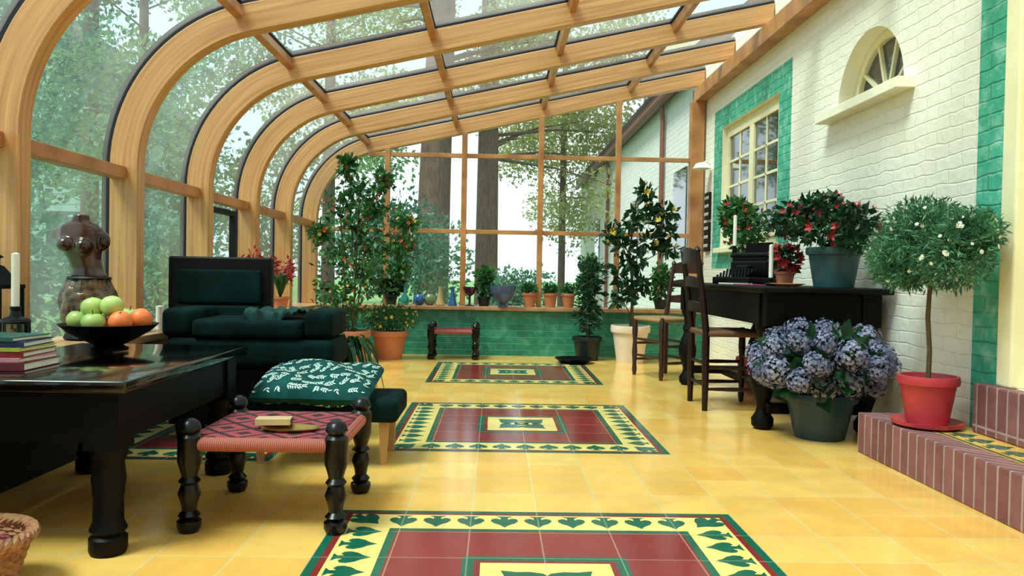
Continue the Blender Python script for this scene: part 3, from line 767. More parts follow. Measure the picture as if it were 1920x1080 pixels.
# daisy topiary on step
e=potted('potted_daisy_tree','marguerite daisy standard in a red pot on the step','plant',(1.99,3.52,.201),.12,.088,.215,'redpot',z0=.02)
mb=MB(); mb.lathe([(.11,0),(.148,.012),(.153,.03),(.145,.03),(.12,.014),(0.0001,.012)],32); mb.obj('saucer',['redpot'],e,smooth=True)
mb=MB(); mb.tube([(0,0,.2),(.008,.01,.35),(-.01,0,.5),(0,0,.72)],[.012,.011,.011,.009],8); 
for k in range(6):
    a=k*1.05; mb.tube([(0,0,.62),(.1*math.cos(a)-.02,.12*math.sin(a),.82)],[.006,.004],6)
mb.obj('trunk',['stem'],e,smooth=True)
rng=random.Random(8)
bl=[((-.02,0,.81),(.2,.3,.19)),((-.03,-.22,.78),(.15,.18,.15)),((-.03,.22,.8),(.15,.16,.15)),((-.03,.02,.94),(.15,.22,.1)),((-.12,.05,.74),(.14,.14,.12)),((.02,-.26,.88),(.12,.12,.1))]
mb=MB(); mb.cloud(bl,13000,.036,.0075,rng,0,.5,1.0); mb.obj('foliage',['lf_topi'],e)
flowers(e,FD,bl,90,rng,(.9,1.15))
def plantR(name,label,loc,rt,rb,h,m,blobs,n,L,W,lm,fm_,nf,seed,cat='plant',sc=(.7,1.3)):
    e=potted(name,label,cat,loc,rt,rb,h,m); foliage(e,blobs,n,L,W,lm,seed,(0,0,h*.85))
    if fm_: flowers(e,fm_,blobs,nf,random.Random(seed+1),sc=sc)
    return e
plantR('potted_flower','red flowering shrub in teal pot on the dark table',(1.97,4.5,.821),.145,.11,.23,'tealpot',[((-.05,-.02,.33),(.2,.22,.1)),((-.18,.2,.4),(.14,.18,.1)),((0,-.26,.33),(.12,.16,.13)),((-.05,.1,.47),(.12,.22,.07))],1200,.055,.032,'lf_dark',FR,48,21,sc=(.6,1.1))
plantR('potted_flower','red flowering plant on the far end of the table',(1.96,6.1,.821),.1,.08,.17,'terra',[((0,0,.42),(.15,.22,.2)),((-.05,.1,.55),(.12,.14,.12))],900,.06,.034,'lf_mid',FR,40,23,sc=(.7,1.2))
plantR('potted_cyclamen','small crimson leaved plant in a pot on the table',(1.84,4.92,.821),.06,.045,.09,'terra',[((0,0,.17),(.08,.09,.08))],160,.05,.03,'lf_dark',FR,30,25,sc=(.8,1.4))
e=potted('potted_tree','tall leafy shrub with yellow blooms in beige pot','plant',(1.35,7.72,0),.18,.13,.37,'beigepot')
rng=random.Random(31); mb=MB()
mb.tube([(0,0,.3),(.02,0,.7),(-.02,.02,1.1),(.03,0,1.6)],[.018,.015,.011,.007],8)
bl=[((-.1,0,.66),(.13,.13,.09)),((.1,0,.78),(.1,.1,.08)),((-.12,0,.88),(.11,.12,.09)),((.05,0,1.0),(.12,.12,.07)),((-.1,0,1.15),(.13,.12,.09)),((.14,0,1.2),(.14,.12,.09)),((.32,0,1.34),(.14,.12,.12)),((.34,0,1.14),(.11,.1,.08)),((-.02,0,1.38),(.15,.12,.1)),((.14,0,1.48),(.14,.1,.09)),((.12,0,1.68),(.08,.08,.1)),((.32,0,1.5),(.1,.1,.08)),((-.2,0,1.27),(.08,.08,.07))]
for c,r in bl: mb.tube([(0.0,0,c[2]-.2),(c[0]*.6,0,c[2]-.08),c],[.007,.005,.003],6)
mb.obj('trunk',['stem'],e,smooth=True)
mb=MB(); mb.cloud(bl,740,.095,.052,rng,0,.6); mb.obj('foliage',['lf_dark'],e)
flowers(e,FYl,bl[5:],16,rng,sc=(1.0,1.7))
plantR('potted_fern','dark upright plant in a dark green pot by the wall',(.94,7.88,0),.14,.11,.24,'darkpot',[((0,0,.45),(.12,.13,.18)),((.03,0,.85),(.1,.1,.18)),((.0,0,.65),(.11,.12,.2))],650,.085,.024,'lf_dark',None,0,41)
# big abutilon climber
e=potted('potted_climber','tall climbing shrub with red and yellow bell flowers','plant',(-1.36,7.4,0),.17,.13,.3,'terra')
rng=random.Random(51); mb=MB()
for k in range(5):
    a=k*1.3; mb.tube([(.03*math.cos(a),.03*math.sin(a),.25),(.1*math.cos(a),.08*math.sin(a),.9),(.16*math.cos(a),.1*math.sin(a),1.6)],[.009,.007,.004],6)
bl=[((-.1,0,.66),(.32,.25,.2)),((.14,0,.82),(.32,.22,.2)),((-.1,0,1.0),(.32,.22,.2)),((.18,0,1.1),(.32,.2,.2)),((.0,0,1.28),(.34,.2,.2)),((.2,0,1.45),(.28,.18,.15)),((-.08,0,1.45),(.24,.18,.15)),((.06,0,1.63),(.26,.16,.14)),((-.06,0,1.86),(.09,.12,.12)),((.3,0,1.72),(.1,.1,.1)),((-.1,0,.46),(.3,.2,.16)),((.46,0,1.1),(.14,.1,.1)),((.5,0,1.32),(.12,.1,.07)),((-.3,0,1.22),(.1,.1,.1)),((.44,0,.88),(.1,.1,.08))]
for c,r in bl: mb.tube([(c[0]*.3,0,c[2]-.25),(c[0]*.7,0,c[2]-.08),c],[.005,.004,.002],5)
mb.obj('stem',['stem'],e,smooth=True)
mb=MB(); mb.cloud(bl,2500,.07,.036,rng,0,.8); mb.obj('foliage',['lf_climb'],e)
flowers(e,FR,bl,40,rng,(.7,1.15),(.5,.9)); flowers(e,FYl,bl[:2]+bl[-4:],26,rng,(.7,1.05),(.5,.9)); flowers(e,FO,bl,55,rng,(.7,1.15),(.5,1.0))
plantR('potted_flower','bushy plant with tiny yellow flowers in terracotta pot',(-1.04,7.72,0),.17,.12,.28,'terra',[((0,0,.4),(.27,.2,.14))],900,.06,.014,'lf_mid',FYl,45,61,sc=(.4,.8))
# strap leaved plant
e=potted('potted_spider_plant','strap leaved plant with long arching leaves','plant',(-.9,4.75,0),.11,.085,.27,'beigepot')
rng=random.Random(71); mb=MB()
for k in range(40):
    a=rng.uniform(0,6.28) if k>20 else rng.uniform(-1.2,.4); L=rng.uniform(.1,.24); hz=rng.uniform(.26,.42)
    pts=[]
    for i in range(9):
        t=i/8; pts.append((L*t*math.cos(a),L*t*math.sin(a),.25+hz*4*t*(1-t)*.6+ (-.14*t**3 if k<21 else .06*t**3)))
    mb.strap(pts,.034,tilt=rng.uniform(-.9,.9))
mb.obj('foliage',['lf_dark'],e,smooth=True)
def brom(loc,seed,label):
    e=potted('potted_bromeliad',label,'plant',loc,.07,.05,.11,'terra')
    rng=random.Random(seed); mb=MB()
    for k in range(30):
        a=rng.uniform(0,6.28); L=rng.uniform(.1,.22); hz=rng.uniform(.18,.32); pts=[]
        for i in range(7):
            t=i/6; c=math.cos(a)*.6; pts.append((L*t*c,L*t*math.sin(a),.1+hz*1.6*t-hz*.7*t*t))
        mb.strap(pts,.022,tilt=rng.uniform(-.8,.8))
    mb.obj('foliage',['lf_mid'],e)
    for k in range(4):
        x,y=rng.uniform(-.0,.1),rng.uniform(-.14,.12); h=rng.uniform(.3,.46)
        mb=MB(); mb.tube([(0,0,.1),(x*.6,y*.6,h*.7),(x,y,h)],.004,6)
        mb.cloud([((x,y,h),(.03,.03,.09))],34,.045,.022,rng,1); mb.obj('flower_spike',['stem','redfl'],e)
brom((-1.88,5.75,.516),81,'red flower spikes with grassy leaves on the sill')
brom((-1.88,6.85,.516),82,'red flower spikes with grassy leaves on the sill')
brom((-1.9,6.52,.516),83,'red flower spikes with grassy leaves on the sill')
SZ=.516
for k,x in enumerate((.36,.58,.77)):
    e=potted('potted_seedling','small green plant in terracotta pot on the sill','plant',(x,8.2,SZ),.072,.052,.15,'terra'); e['group']='terracotta pots on the sill'
    foliage(e,[((0,0,.19),(.08,.07,.05))],200,.04,.022,'lf_mid',90+k,(0,0,.1),.002)
def vase(name,label,loc,prof,m,cat='vase'):
    mb=MB(); mb.lathe(prof,28); o=mb.obj(name,[m],smooth=True,loc=loc); return tag(o,label,cat)
M['blueg']=mat('blue_glaze',(36,92,150),.15,coat=.5); M['tealg']=mat('teal_glaze',(40,140,130),.15,coat=.5)
M['purpg']=mat('purple_glass',(90,40,76),.05,trans=.4); M['bowlg']=mat('iridescent_glass',(60,150,170),.05,trans=.4,rgb2=(120,110,180),var=.3,scale=20)
M['olive']=mat('olive_glaze',(110,130,90),.2,coat=.4); M['creamg']=mat('sand_glaze',(196,160,110),.3)
bott=[(.035,0),(.045,.03),(.045,.07),(.015,.12),(.012,.2),(.018,.22),(.012,.22)]
ball=[(.03,0),(.055,.03),(.06,.06),(.045,.1),(.02,.12),(.025,.135),(.018,.135)]
cone=[(.045,0),(.05,.01),(.035,.06),(.018,.15),(.022,.2),(.016,.2)]
vase('vase','slim green glass bottle vase on the sill',(-.95,8.2,SZ),bott,'tealg')
vase('vase','round blue glazed vase on the sill',(-.8,8.18,SZ),ball,'blueg')
vase('vase','short olive glazed jar on the sill',(-.69,8.22,SZ),ball,'olive')
vase('vase','sand coloured conical vase on the sill',(-.58,8.2,SZ),cone,'creamg')
vase('vase','tapered blue glazed vase on the sill',(-.45,8.18,SZ),cone,'blueg')
comp=[(.05,0),(.052,.008),(.012,.02),(.012,.1),(.05,.13),(.08,.2),(.075,.2),(.045,.14),(.0001,.125)]
vase('compote','purple glass footed compote on the sill',(-.27,8.2,SZ),comp,'purpg','bowl')
bowlp=[(.06,0),(.065,.01),(.04,.03),(.12,.08),(.16,.15),(.17,.2),(.163,.2),(.15,.15),(.11,.09),(.0001,.05)]
vase('glass_bowl','large iridescent blue glass bowl on the sill',(.08,8.14,SZ),[(a*.85,b*1.1) for a,b in bowlp],'bowlg','bowl')
def bush(label,loc,blobs,n,L,W,m,seed,name='potted_foliage'):
    e=potted(name,label,'plant',loc,.07,.05,.1,'darkpot'); foliage(e,blobs,n,L,W,m,seed,(0,0,.08),.003); return e
bush('leafy green plant in dark pot on the sill',(-1.1,8.23,SZ),[((0,0,.22),(.15,.06,.14))],350,.06,.035,'lf_dark',101)
bush('leafy green plant in dark pot on the sill',(-.12,8.23,SZ),[((0,0,.2),(.11,.06,.12)),((.02,0,.33),(.09,.05,.08))],340,.05,.035,'lf_mid',102)
bush('leafy green plant in dark pot on the sill',(.98,8.23,SZ),[((0,0,.25),(.12,.06,.12)),((.02,0,.45),(.12,.06,.12))],460,.05,.035,'lf_mid',103)
bush('leafy green plant in dark pot on the sill',(1.75,8.23,SZ),[((0,0,.2),(.14,.06,.12)),((.02,0,.36),(.12,.06,.12))],400,.05,.035,'lf_mid',104)
vase('dish','shallow black dish standing on the tiled floor',(.78,7.6,0),[(.13,0),(.14,.01),(.185,.045),(.19,.05),(.175,.05),(.13,.02),(.0001,.018)],'blackw','dish')
# ---------------- table-top objects ----------------
TT=.536
b=vase('fruit_bowl','wide black footed bowl holding apples and oranges',(-1.53,3.12,TT),[(.07,0),(.072,.01),(.05,.02),(.1,.045),(.15,.075),(.178,.1),(.182,.105),(.17,.105),(.14,.08),(.09,.055),(.0001,.04)],'blackw','bowl')
M['apple']=mat('green_apple_skin',(150,190,100),.3,rgb2=(196,214,130),scale=10); M['orange']=mat('orange_peel',(236,118,60),.45,var=.08,scale=60,bump=.2)
M['redapple']=mat('blush_apple_skin',(200,80,60),.3,rgb2=(230,160,100),scale=10)
def fruit(name,label,loc,r,m,rot):
    mb=MB(); prof=[]
    for i in range(13):
        a=-math.pi/2+math.pi*i/12; q=math.cos(a)*r; z=math.sin(a)*r
        if name=='apple':
            z=z*.92; 
            if i>=11: z-=(i-10)*r*.12
            if i<=1: z+=(2-i)*r*.08
            q*=1.0+.06*math.sin(a)
        prof.append((max(q,1e-5),z))
    mb.lathe(prof,24); o=mb.obj(name,[m],smooth=True,loc=loc,rot=rot); tag(o,label,name,group='fruit in the bowl')
    mb=MB()
    if name=='apple': mb.tube([(0,0,r*.62),(.002,0,r*1.15)],.0022,6)
    else: mb.lathe([(.006,r*.97),(.004,r*1.02),(.0001,r*1.02)],8)
    mb.obj('stem',['stem'],o)
bx,by,bz=-1.53,3.12,TT
fr=[('apple',-.1,-.04,.118,'apple'),('apple',-.02,-.085,.112,'apple'),('apple',-.02,.01,.1,'redapple'),('apple',-.075,.055,.118,'apple'),('orange',.075,-.065,.116,'orange'),('orange',.11,.03,.122,'orange'),('apple',.03,.095,.122,'apple'),('apple',.025,-.03,.175,'apple'),('apple',-.05,-.03,.168,'apple')]
for n_,x,y,z,m_ in fr:
    lb={'apple':'shiny green apple piled in the black bowl','redapple':'red and yellow apple in the black bowl','orange':'round orange resting in the black bowl'}[m_]
    fruit(n_,lb,(bx+x,by+y,bz+z),.044,m_,(R.uniform(-.5,.5),R.uniform(-.5,.5),R.uniform(0,6)))
def book(label,loc,w,d,h,rz,col):
    m=mat('book_cover',col,.4,var=.06)
    e=thing('book',label,'book',loc,rz,group='books stacked on the black table')
    mb=MB(); mb.box(-w,w,-d,d,0,.003); mb.box(-w,w,-d,d,h-.003,h); mb.box(-w,w,-d,-d+.004,.003,h-.003); mb.obj('cover',[m],e,bevel=.001)
    mb=MB(); mb.box(-w+.005,w-.005,-d+.004,d-.005,.003,h-.003); mb.obj('pages',['whfl'],e)
z=TT
for lb,w_,d_,h_,rz,c_ in (('thick dark red hardback at the bottom of stack',.15,.11,.026,.03,(100,22,36)),('pale pink paperback in the book stack',.145,.1,.014,-.05,(200,140,150)),('crimson hardback in the book stack',.14,.105,.018,.06,(140,26,44)),('yellow and green covered book in the stack',.14,.1,.012,-.02,(170,176,60)),('blue hardback book near top of stack',.135,.1,.018,.08,(24,42,92)),('teal book on top of the stack',.125,.09,.014,-.1,(24,92,84))):
    book(lb,(-1.62,2.56,z),w_,d_,h_,rz,c_); z+=h_+.0005
e=thing('candle_holder','white candle above a glass jar in dark metal holder','candle holder',(-1.74,2.86,TT))
mb=MB(); mb.lathe([(.05,0),(.052,.01),(.048,.014),(.0001,.014)],24); mb.lathe([(.046,.12),(.05,.125),(.046,.135),(.02,.145),(.015,.165),(.018,.17),(.018,.18),(.0001,.18)],24)
for k in range(4):
    a=math.pi/4+k*math.pi/2; mb.tube([(.046*math.cos(a),.046*math.sin(a),.01),(.046*math.cos(a),.046*math.sin(a),.125)],.004,6)
mb.obj('base',['gasket'],e,smooth=True)
mb=MB(); mb.lathe([(.02,0.015),(.022,.04),(.012,.06),(.02,.1)],20); mb.obj('oil_burner',['brass'],e,smooth=True)
mb=MB(); mb.lathe([(.04,0.016),(.04,.118)],24); mb.obj('glass_jar',['tin'],e,smooth=True)
mb=MB(); mb.lathe([(.0135,0),(.0135,.19),(.004,.195)],20,c=(0,0,.181)); mb.obj('candle',['wax'],e,smooth=True)
e=thing('lantern','dark metal lantern with glass sides','lantern',(-1.93,3.02,.516))
mb=MB(); mb.box(-.08,.08,-.08,.08,0,.02)
for x in (-.07,.07):
    for y in (-.07,.07): mb.box(x-.009,x+.009,y-.009,y+.009,.02,.26)
mb.box(-.082,.082,-.082,.082,.26,.275); mb.lathe([(.115,0),(.05,.07),(.035,.075),(.035,.1),(.05,.105),(.01,.13)],4,c=(0,0,.275)); mb.obj('frame',['blackw'],e)
mb=MB(); mb.lathe([(.022,0),(.022,.1),(.002,.105)],16,c=(0,0,.02)); mb.obj('candle',['wax'],e,smooth=True)
vase('candle','short white pillar candle on the sill',(-1.9,4.45,.516),[(.02,0),(.02,.13),(.004,.135)],'wax','candle')
# torso sculpture
e=thing('torso_sculpture','dark bronze headless armless torso on draped hips','sculpture',(-1.95,3.78,.516))
def remesh(o,v=.006,s=5):
    r=o.modifiers.new('r','REMESH'); r.mode='VOXEL'; r.voxel_size=v; r.use_smooth_shade=True
    q=o.modifiers.new('s','SMOOTH'); q.iterations=s; q.factor=.5
def loft(mb,secs,seg=36,fold=0.0,nf=9):
    vs=[];fs=[]
    for (z,cx,cy,rx,ry) in secs:
        for k in range(seg):
            a=2*math.pi*k/seg; q=1+fold*math.sin(a*nf+z*22)+fold*.6*math.sin(a*3-z*50)
            vs.append((cx+rx*q*math.cos(a),cy+ry*q*math.sin(a),z))
    n=len(secs)
    for i in range(n-1):
        for k in range(seg):
            k2=(k+1)%seg; fs.append([i*seg+k,i*seg+k2,(i+1)*seg+k2,(i+1)*seg+k])
    fs.append(list(range(seg))[::-1]); fs.append([(n-1)*seg+k for k in range(seg)])
    mb.add(vs,fs)
mb=MB(); loft(mb,[(.03,0,0,.1,.085),(.06,0.004,0,.112,.092),(.1,.006,0,.124,.1),(.14,.004,0,.132,.104),(.18,-.002,0,.134,.104),(.22,-.006,0,.124,.095),(.25,-.006,0,.11,.085),(.275,-.004,0,.1,.075),(.29,0,0,.098,.072)],96,.055,11)
mb.ell((-.05,-.06,.13),(.05,.05,.09)); mb.ell((.055,-.055,.13),(.055,.05,.09)); mb.ell((.0,-.075,.2),(.06,.03,.035))
mb.obj('lower_torso',['gold'],e,smooth=True,label='draped carved hips with gilt glints')
mb=MB(); mb.lathe([(.1,0),(.11,.01),(.1,.03),(.09,.035)],28); mb.obj('base',['blackw'],e,smooth=True)
mb=MB(); loft(mb,[(.3,.0,0,.084,.062),(.34,-.01,0,.072,.054),(.38,-.022,0,.074,.056),(.42,-.032,0,.088,.062),(.46,-.04,.0,.104,.062),(.5,-.046,.0,.116,.056),(.53,-.048,0,.11,.048),(.55,-.046,0,.08,.042),(.562,-.044,0,.046,.036),(.59,-.04,0,.036,.033),(.597,-.038,0,.034,.032)])
mb.ell((-.086,-.052,.452),(.04,.04,.036)); mb.ell((.0,-.054,.444),(.04,.042,.036))
mb.ell((-.152,0,.505),(.03,.034,.034)); mb.ell((.062,-.0,.472),(.034,.036,.05))
o=mb.obj('upper_torso',['bronze'],e); remesh(o)
mb=MB(); mb.lathe([(.095,.0),(.103,.008),(.095,.016)],28,c=(0,0,.285),sy=.8); mb.obj('belt',['gasket'],e,smooth=True)
e=vase('brass_tray','small oval brass tray on the woven stool',(-.7,2.70,.311),[(.07,0),(.085,.003),(.1,.012),(.102,.012),(.088,.001),(.0001,.002)],'brass','tray'); e.scale=(1,.6,1)
def matchbox(loc,rz):
    e=thing('matchbox','pale cardboard matchbox lying on the tray','matchbox',loc,rz)
    m=mat('matchbox_card',(206,176,130),.6)
    mb=MB(); mb.box(-.06,.06,-.03,.03,0,.022); mb.obj('sleeve',[m],e,bevel=.001)
    mb=MB(); mb.box(-.061,.061,-.027,.027,.003,.019); mb.obj('drawer',['rushd'],e)
matchbox((-.77,2.745,.325),.1)
# wicker basket
e=thing('wicker_basket','round wicker basket holding red patterned cloth','basket',(-1.385,2.06,0))
M['wicker']=mat('wicker',(134,84,54),.6,scale=50,bump=.4,rgb2=(186,130,90))
mb=MB(); BR=.11
for i in range(13):
    t=i/12; r=BR+.04*t; pts=[]
    for k in range(121):
        a=2*math.pi*k/120; rr=r+.0035*math.sin(a*24+ (math.pi if i%2 else 0)); pts.append((rr*math.cos(a),rr*math.sin(a),.01+.125*t))
    mb.tube(pts,.0065,6)
mb.lathe([(BR,0),(BR+.003,.012),(.0001,.012)],30); mb.obj('body',['wicker'],e,smooth=True)
for q in range(3):
    mb=MB(); pts=[]
    for k in range(161):
        a=2*math.pi*k/160; f=a*15+q*2*math.pi/3; rr=.156+.01*math.cos(f); pts.append((rr*math.cos(a),rr*math.sin(a),.148+.01*math.sin(f)))
    mb.tube(pts,.009,6); mb.obj('rim',['wicker'],e,smooth=True)
mb=MB(); mb.lathe([(.138,.1),(.12,.12),(.06,.135),(.0001,.13)],24); mb.obj('cloth_lining',['weave'],e,smooth=True)
# right table objects
TZ=.821
def typewriter(loc,rz):
    e=thing('typewriter','old black typewriter standing on the dark table','typewriter',loc,rz)
    mb=MB(); mb.box(-.17,.17,-.16,.14,0,.05); mb.box(-.16,.16,.0,.13,.05,.16); mb.box(-.05,.05,-.06,.0,.05,.13); mb.obj('body',['blackw'],e,bevel=.012,seg=3)
    mb=MB(); mb.tube([(-.2,.08,.2),(.2,.08,.2)],.022,16); mb.tube([(-.225,.08,.2),(.225,.08,.2)],.014,12); mb.obj('roller',['blackw'],e,smooth=True)
    mb=MB(); mb.box(-.12,.12,.11,.115,.18,.29); mb.box(-.18,.18,.04,.12,.16,.185); mb.obj('paper_support',['blackw'],e,bevel=.003)
    mb=MB()
    for r_ in range(4):
        for k in range(10): mb.lathe([(.008,0),(.008,.012),(.006,.014)],8,c=(-.13+k*.028+r_*.006,-.145+r_*.025,.05+r_*.014))
    mb.obj('keys',['gasket'],e)
typewriter((1.72,5.3,TZ),math.radians(-62))
def candle(label,loc,h,hb):
    e=thing('candlestick',label,'candlestick',loc)
    mb=MB(); mb.lathe([(.04,0),(.042,.01),(.012,.02),(.01,hb*.6),(.018,hb*.8),(.014,hb)],20); mb.obj('holder',['blackw'],e,smooth=True)
    mb=MB(); mb.lathe([(.013,hb),(.013,hb+h),(.003,hb+h+.006)],16); mb.obj('candle',['wax'],e,smooth=True)
candle('tall white candle in dark candlestick on table',(1.76,5.72,TZ),.22,.28)
candle('short white candle in dark candlestick on table',(1.7,4.78,TZ),.2,.05)
vase('plate','orange earthenware plate on the dark table',(1.7,4.5,TZ),[(.06,0),(.065,.004),(.1,.015),(.1,.018),(.06,.007),(.0001,.006)],'terra','plate')
for k,(x,y,c_) in enumerate(((1.58,5.0,(180,60,110)),(1.6,5.1,(220,214,200)))):
    mb=MB(); mb.box(-.07,.07,-.1,.1,0,.006+.004*k); o=mb.obj('magazine',[mat('magazine_cover',c_,.4)],loc=(x,y-.13+k*.25-.05,TZ),rot=(0,0,.2*k),bevel=.001); tag(o,'folded magazine lying on the dark table','magazine')
potted('plant_pot','empty red pot under the dark table','pot',(1.98,5.9,0),.12,.09,.26,'redpot')
def frame(label,y,z,w,h):
    e=thing('wall_plaque',label,'wall decoration',(2.2,y,z))
    mb=MB(); mb.box(-.025,-.001,-w,w,-h,h); mb.obj('frame',['gasket'],e,bevel=.003)
    mb=MB()
    for i in range(3):
        for j in range(3):
            yy=-w*.6+w*.6*i; zz=-h*.6+h*.6*j
            mb.lathe([(w*.2,0),(w*.2,.003),(w*.1,.003),(w*.1,0)],8,mt=Matrix.Translation((-.026,yy,zz))@Matrix.Rotation(-math.pi/2,4,'Y'))
    mb.obj('relief',['whfl'],e)
frame('small dark plaque with pale relief beside the window',8.05,1.6,.09,.14)
frame('dark plaque with pale floral relief beside the window',8.05,1.28,.09,.15)
e=thing('wall_lamp','white dome wall lamp beside the window','lamp',(2.2,8.0,1.98))
mb=MB(); mb.lathe([(.03,.06),(.06,.05),(.09,.0),(.088,-.002),(.055,.045)],20,c=(-.1,0,0)); mb.obj('lamp_shade',['whfl'],e,smooth=True)
mb=MB(); mb.tube([(-.1,0,.05),(-.05,0,.08),(-.002,0,.05)],.008,8); mb.obj('bracket',['whfl'],e,smooth=True)

# ---------------- outside ----------------
mb=MB(); mb.box(-60,60,-30,90,-.2,-.07); tag(mb.obj('lawn',['grass']),'green garden lawn outside the conservatory','lawn')
def tree(label,loc,r,h,blobs,n,L,m,seed,lean=(0,0)):
    e=thing('tree',label,'tree',loc); rng=random.Random(seed)
    mb=MB(); mb.tube([(0,0,0.002),(lean[0]*.3,lean[1]*.3,h*.33),(lean[0]*.7,lean[1]*.7,h*.66),(lean[0],lean[1],h)],[r*1.15,r,r*.85,r*.5],14)
    for c,rr in blobs:
        z=max(h*.35,min(h*.95,c[2]-rr[2]*.8)); mb.tube([(lean[0]*z/h,lean[1]*z/h,z),((c[0]+lean[0]*z/h)/2,c[1]/2,(z+c[2])/2+.1),c],[r*.2,r*.11,r*.04],7)
    mb.obj('trunk',['bark'],e,smooth=True)
    mb=MB(); mb.cloud(blobs,n,L,L*.55,rng,0,.6); mb.obj('foliage',[m],e)
def rb(rng,n,xr,yr,zr,rr):
    return [((rng.uniform(*xr),rng.uniform(*yr),rng.uniform(*zr)),(rng.uniform(*rr),rng.uniform(*rr),rng.uniform(*rr)*.7)) for _ in range(n)]
rg=random.Random(99)
tree('tall tree with thick brown trunk behind gable',(-1.25,15,-.07),.3,9,rb(rg,14,(-3,2.5),(-1,3),(3.0,9),(.7,1.5)),9000,.11,'lf_out2',1,(.2,0))
tree('tall slender tree with brown trunk behind gable',(-.2,16.2,-.07),.22,9.5,rb(rg,15,(-1.5,4),(-1,3),(2.6,9),(.7,1.5)),10000,.11,'lf_out2',2)
tree('birch tree with pale foliage in the garden',(1.6,19,-.07),.08,8,rb(rg,12,(-1.2,1.6),(-1,2),(1.8,7),(.8,1.4)),10000,.1,'lf_out2',3)
tree('leafy green tree beside the conservatory',(-5.4,12,-.07),.08,7,rb(rg,13,(-1.5,1.8),(-2,2),(1.2,6.5),(.7,1.3)),9500,.1,'lf_out1',4)
tree('tall garden tree beyond curved glazing',(-8.5,9.5,-.07),.12,8,rb(rg,12,(-2,1.8),(-2,2),(1.6,7.5),(.8,1.5)),10500,.11,'lf_out3',5)
tree('large tree with blue green foliage outside',(-8,15.5,-.07),.16,10,rb(rg,13,(-2.5,2.2),(-2,2),(3,10),(.9,1.7)),11000,.14,'lf_out3',6)
tree('garden tree with drooping branches outside',(-5.6,7.2,-.07),.05,5.5,rb(rg,8,(-1.3,1.2),(-1.5,1.5),(1.6,5),(.6,1.1)),6500,.075,'lf_out3',7)
tree('distant leafy tree behind the garden',(-4.4,20.5,-.07),.16,9,rb(rg,12,(-2.5,2.2),(-2,2),(2,8),(.9,1.6)),8500,.14,'lf_out1',8)
tree('broad tree crown at the edge of garden',(-12,18.5,-.07),.2,9,rb(rg,12,(-2.5,2.2),(-2,2),(1,8),(1.2,2)),8000,.19,'lf_out3',9)
def shrub(label,loc,r,n,m,seed):
    e=thing('shrub',label,'bush',loc); rng=random.Random(seed)
    bl=[((rng.uniform(-r[0],r[0])*.6,rng.uniform(-r[1],r[1])*.6,r[2]*rng.uniform(.45,.75)),(r[0]*.5,r[1]*.5,r[2]*.36)) for _ in range(6)]
    mb=MB(); mb.cloud(bl,n,.075,.04,rng,0,.5); mb.obj('foliage',[m],e)
    mb=MB()
    for c,_ in bl: mb.tube([(0,0,0.004),(c[0]*.5,c[1]*.5,c[2]*.4),c],[.03,.02,.008],6)
    mb.obj('stem',['bark'],e)
shrub('rounded green shrub outside the gable glass',(-1.2,10.6,-.07),(1.1,.6,1.9),6500,'lf_out3',11)
shrub('low green shrub outside the gable glass',(.3,11.6,-.07),(.6,.5,1.0),2500,'lf_out3',12)
shrub('green garden shrub outside curved glazing',(-3.4,5.3,-.07),(.9,.9,1.6),6500,'lf_out3',13)
shrub('green garden shrub outside curved glazing',(-3.3,7.4,-.07),(.7,.9,1.1),4500,'lf_out1',14)
shrub('dense green shrub outside curved glazing',(-4.4,9.4,-.07),(1.1,.9,1.5),5500,'lf_out3',15)
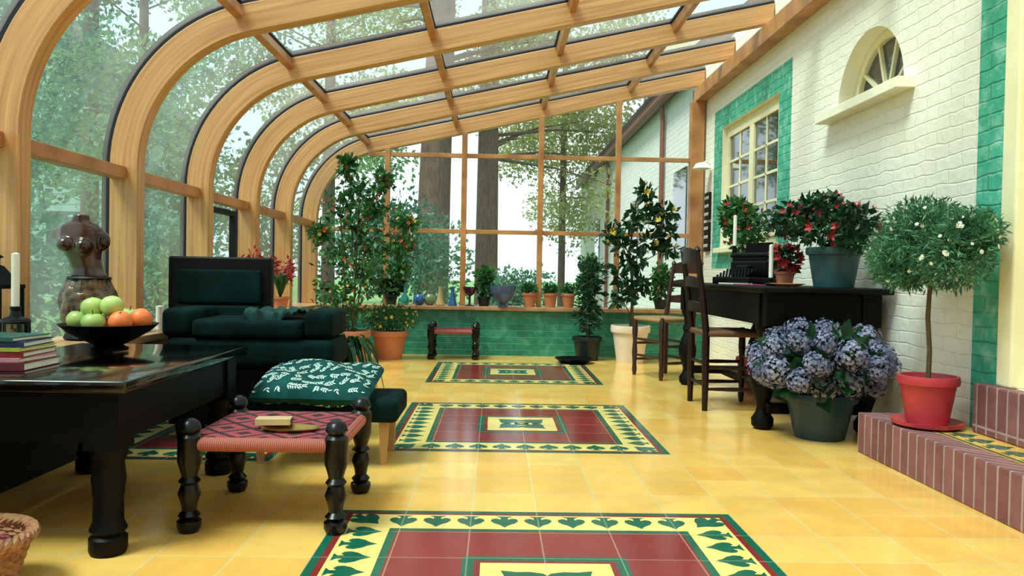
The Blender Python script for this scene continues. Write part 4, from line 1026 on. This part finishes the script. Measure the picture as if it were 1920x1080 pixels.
# house wing beyond the gable
e=thing('neighbouring_wing','white painted house wing with brown gutter and roof','house',(2.35,8.7,-.07))
M['rooft']=brickmat('roof_tiles',(96,70,64),(80,60,58),(60,46,44),bw=.25,bh=.2,bump=.4,noise=.2)
M['gut']=mat('brown_gutter',(120,62,48),.5)
mb=MB(); mb.box(0,4,0,13,0.002,3.35); mb.obj('wall',['wingwhite'],e)
mb=MB(); mb.tube([(-.12,0,3.35),(-.12,13.1,3.35)],.06,10); mb.box(-.15,.1,0,13.1,3.39,3.5)
for y in (2.2,7.5): mb.tube([(-.07,y,3.35),(-.05,y,3.1),(-.05,y,0.1)],.035,8)
mb.obj('gutter',['gut'],e)
mb=MB(); mb.add([(-.2,0,3.5),(-.2,13.1,3.5),(2.2,13.1,5.6),(2.2,0,5.6)],[[0,1,2,3]]); mb.add([(-.2,0,3.44),(2.2,0,5.54),(2.2,0,3.44)],[[0,1,2]]); mb.obj('roof',['rooft'],e)
mb=MB(); mb.box(.2,1.6,4.0,5.0,3.7,4.75); mb.obj('dormer',['cream'],e)
mb=MB(); mb.box(.18,.2,4.1,4.48,3.85,4.65); mb.box(.18,.2,4.52,4.9,3.85,4.65); mb.obj('dormer_window',['paneglass'],e)
mb=MB(); mb.box(-.02,.01,.9,1.6,1.2,2.3); mb.box(-.02,.01,4.2,4.9,1.1,2.2); mb.box(-.02,.01,9,9.7,1.1,2.2); mb.obj('wing_window',['paneglass'],e)
e=thing('neighbouring_house','pale grey green boarded house behind trees','house',(-15,26,-.07))
M['siding']=brickmat('pale_boarding',(160,190,180),(150,180,170),(110,140,132),bw=6,bh=.3,ms=.02,bump=.3,noise=.08)
mb=MB(); mb.box(-4,4,-3,3,0.002,6); mb.add([(-4,-3,6),(4,-3,6),(0,-3,9.5),(-4,3,6),(4,3,6),(0,3,9.5)],[[0,1,2],[5,4,3]]); mb.obj('walls',['siding'],e)
mb=MB(); mb.add([(-4.4,-3.4,5.7),(0,-3.4,9.6),(0,3.4,9.6),(-4.4,3.4,5.7)],[[0,1,2,3]]); mb.add([(4.4,-3.4,5.7),(0,-3.4,9.6),(0,3.4,9.6),(4.4,3.4,5.7)],[[0,1,2,3]]); mb.obj('roof',['rooft'],e)
mb=MB()
for x in (-2.4,0,2.4):
    for z in (1.2,3.9): mb.box(x-.5,x+.5,-3.04,-3,z,z+1.3)
mb.obj('house_window',['paneglass'],e)
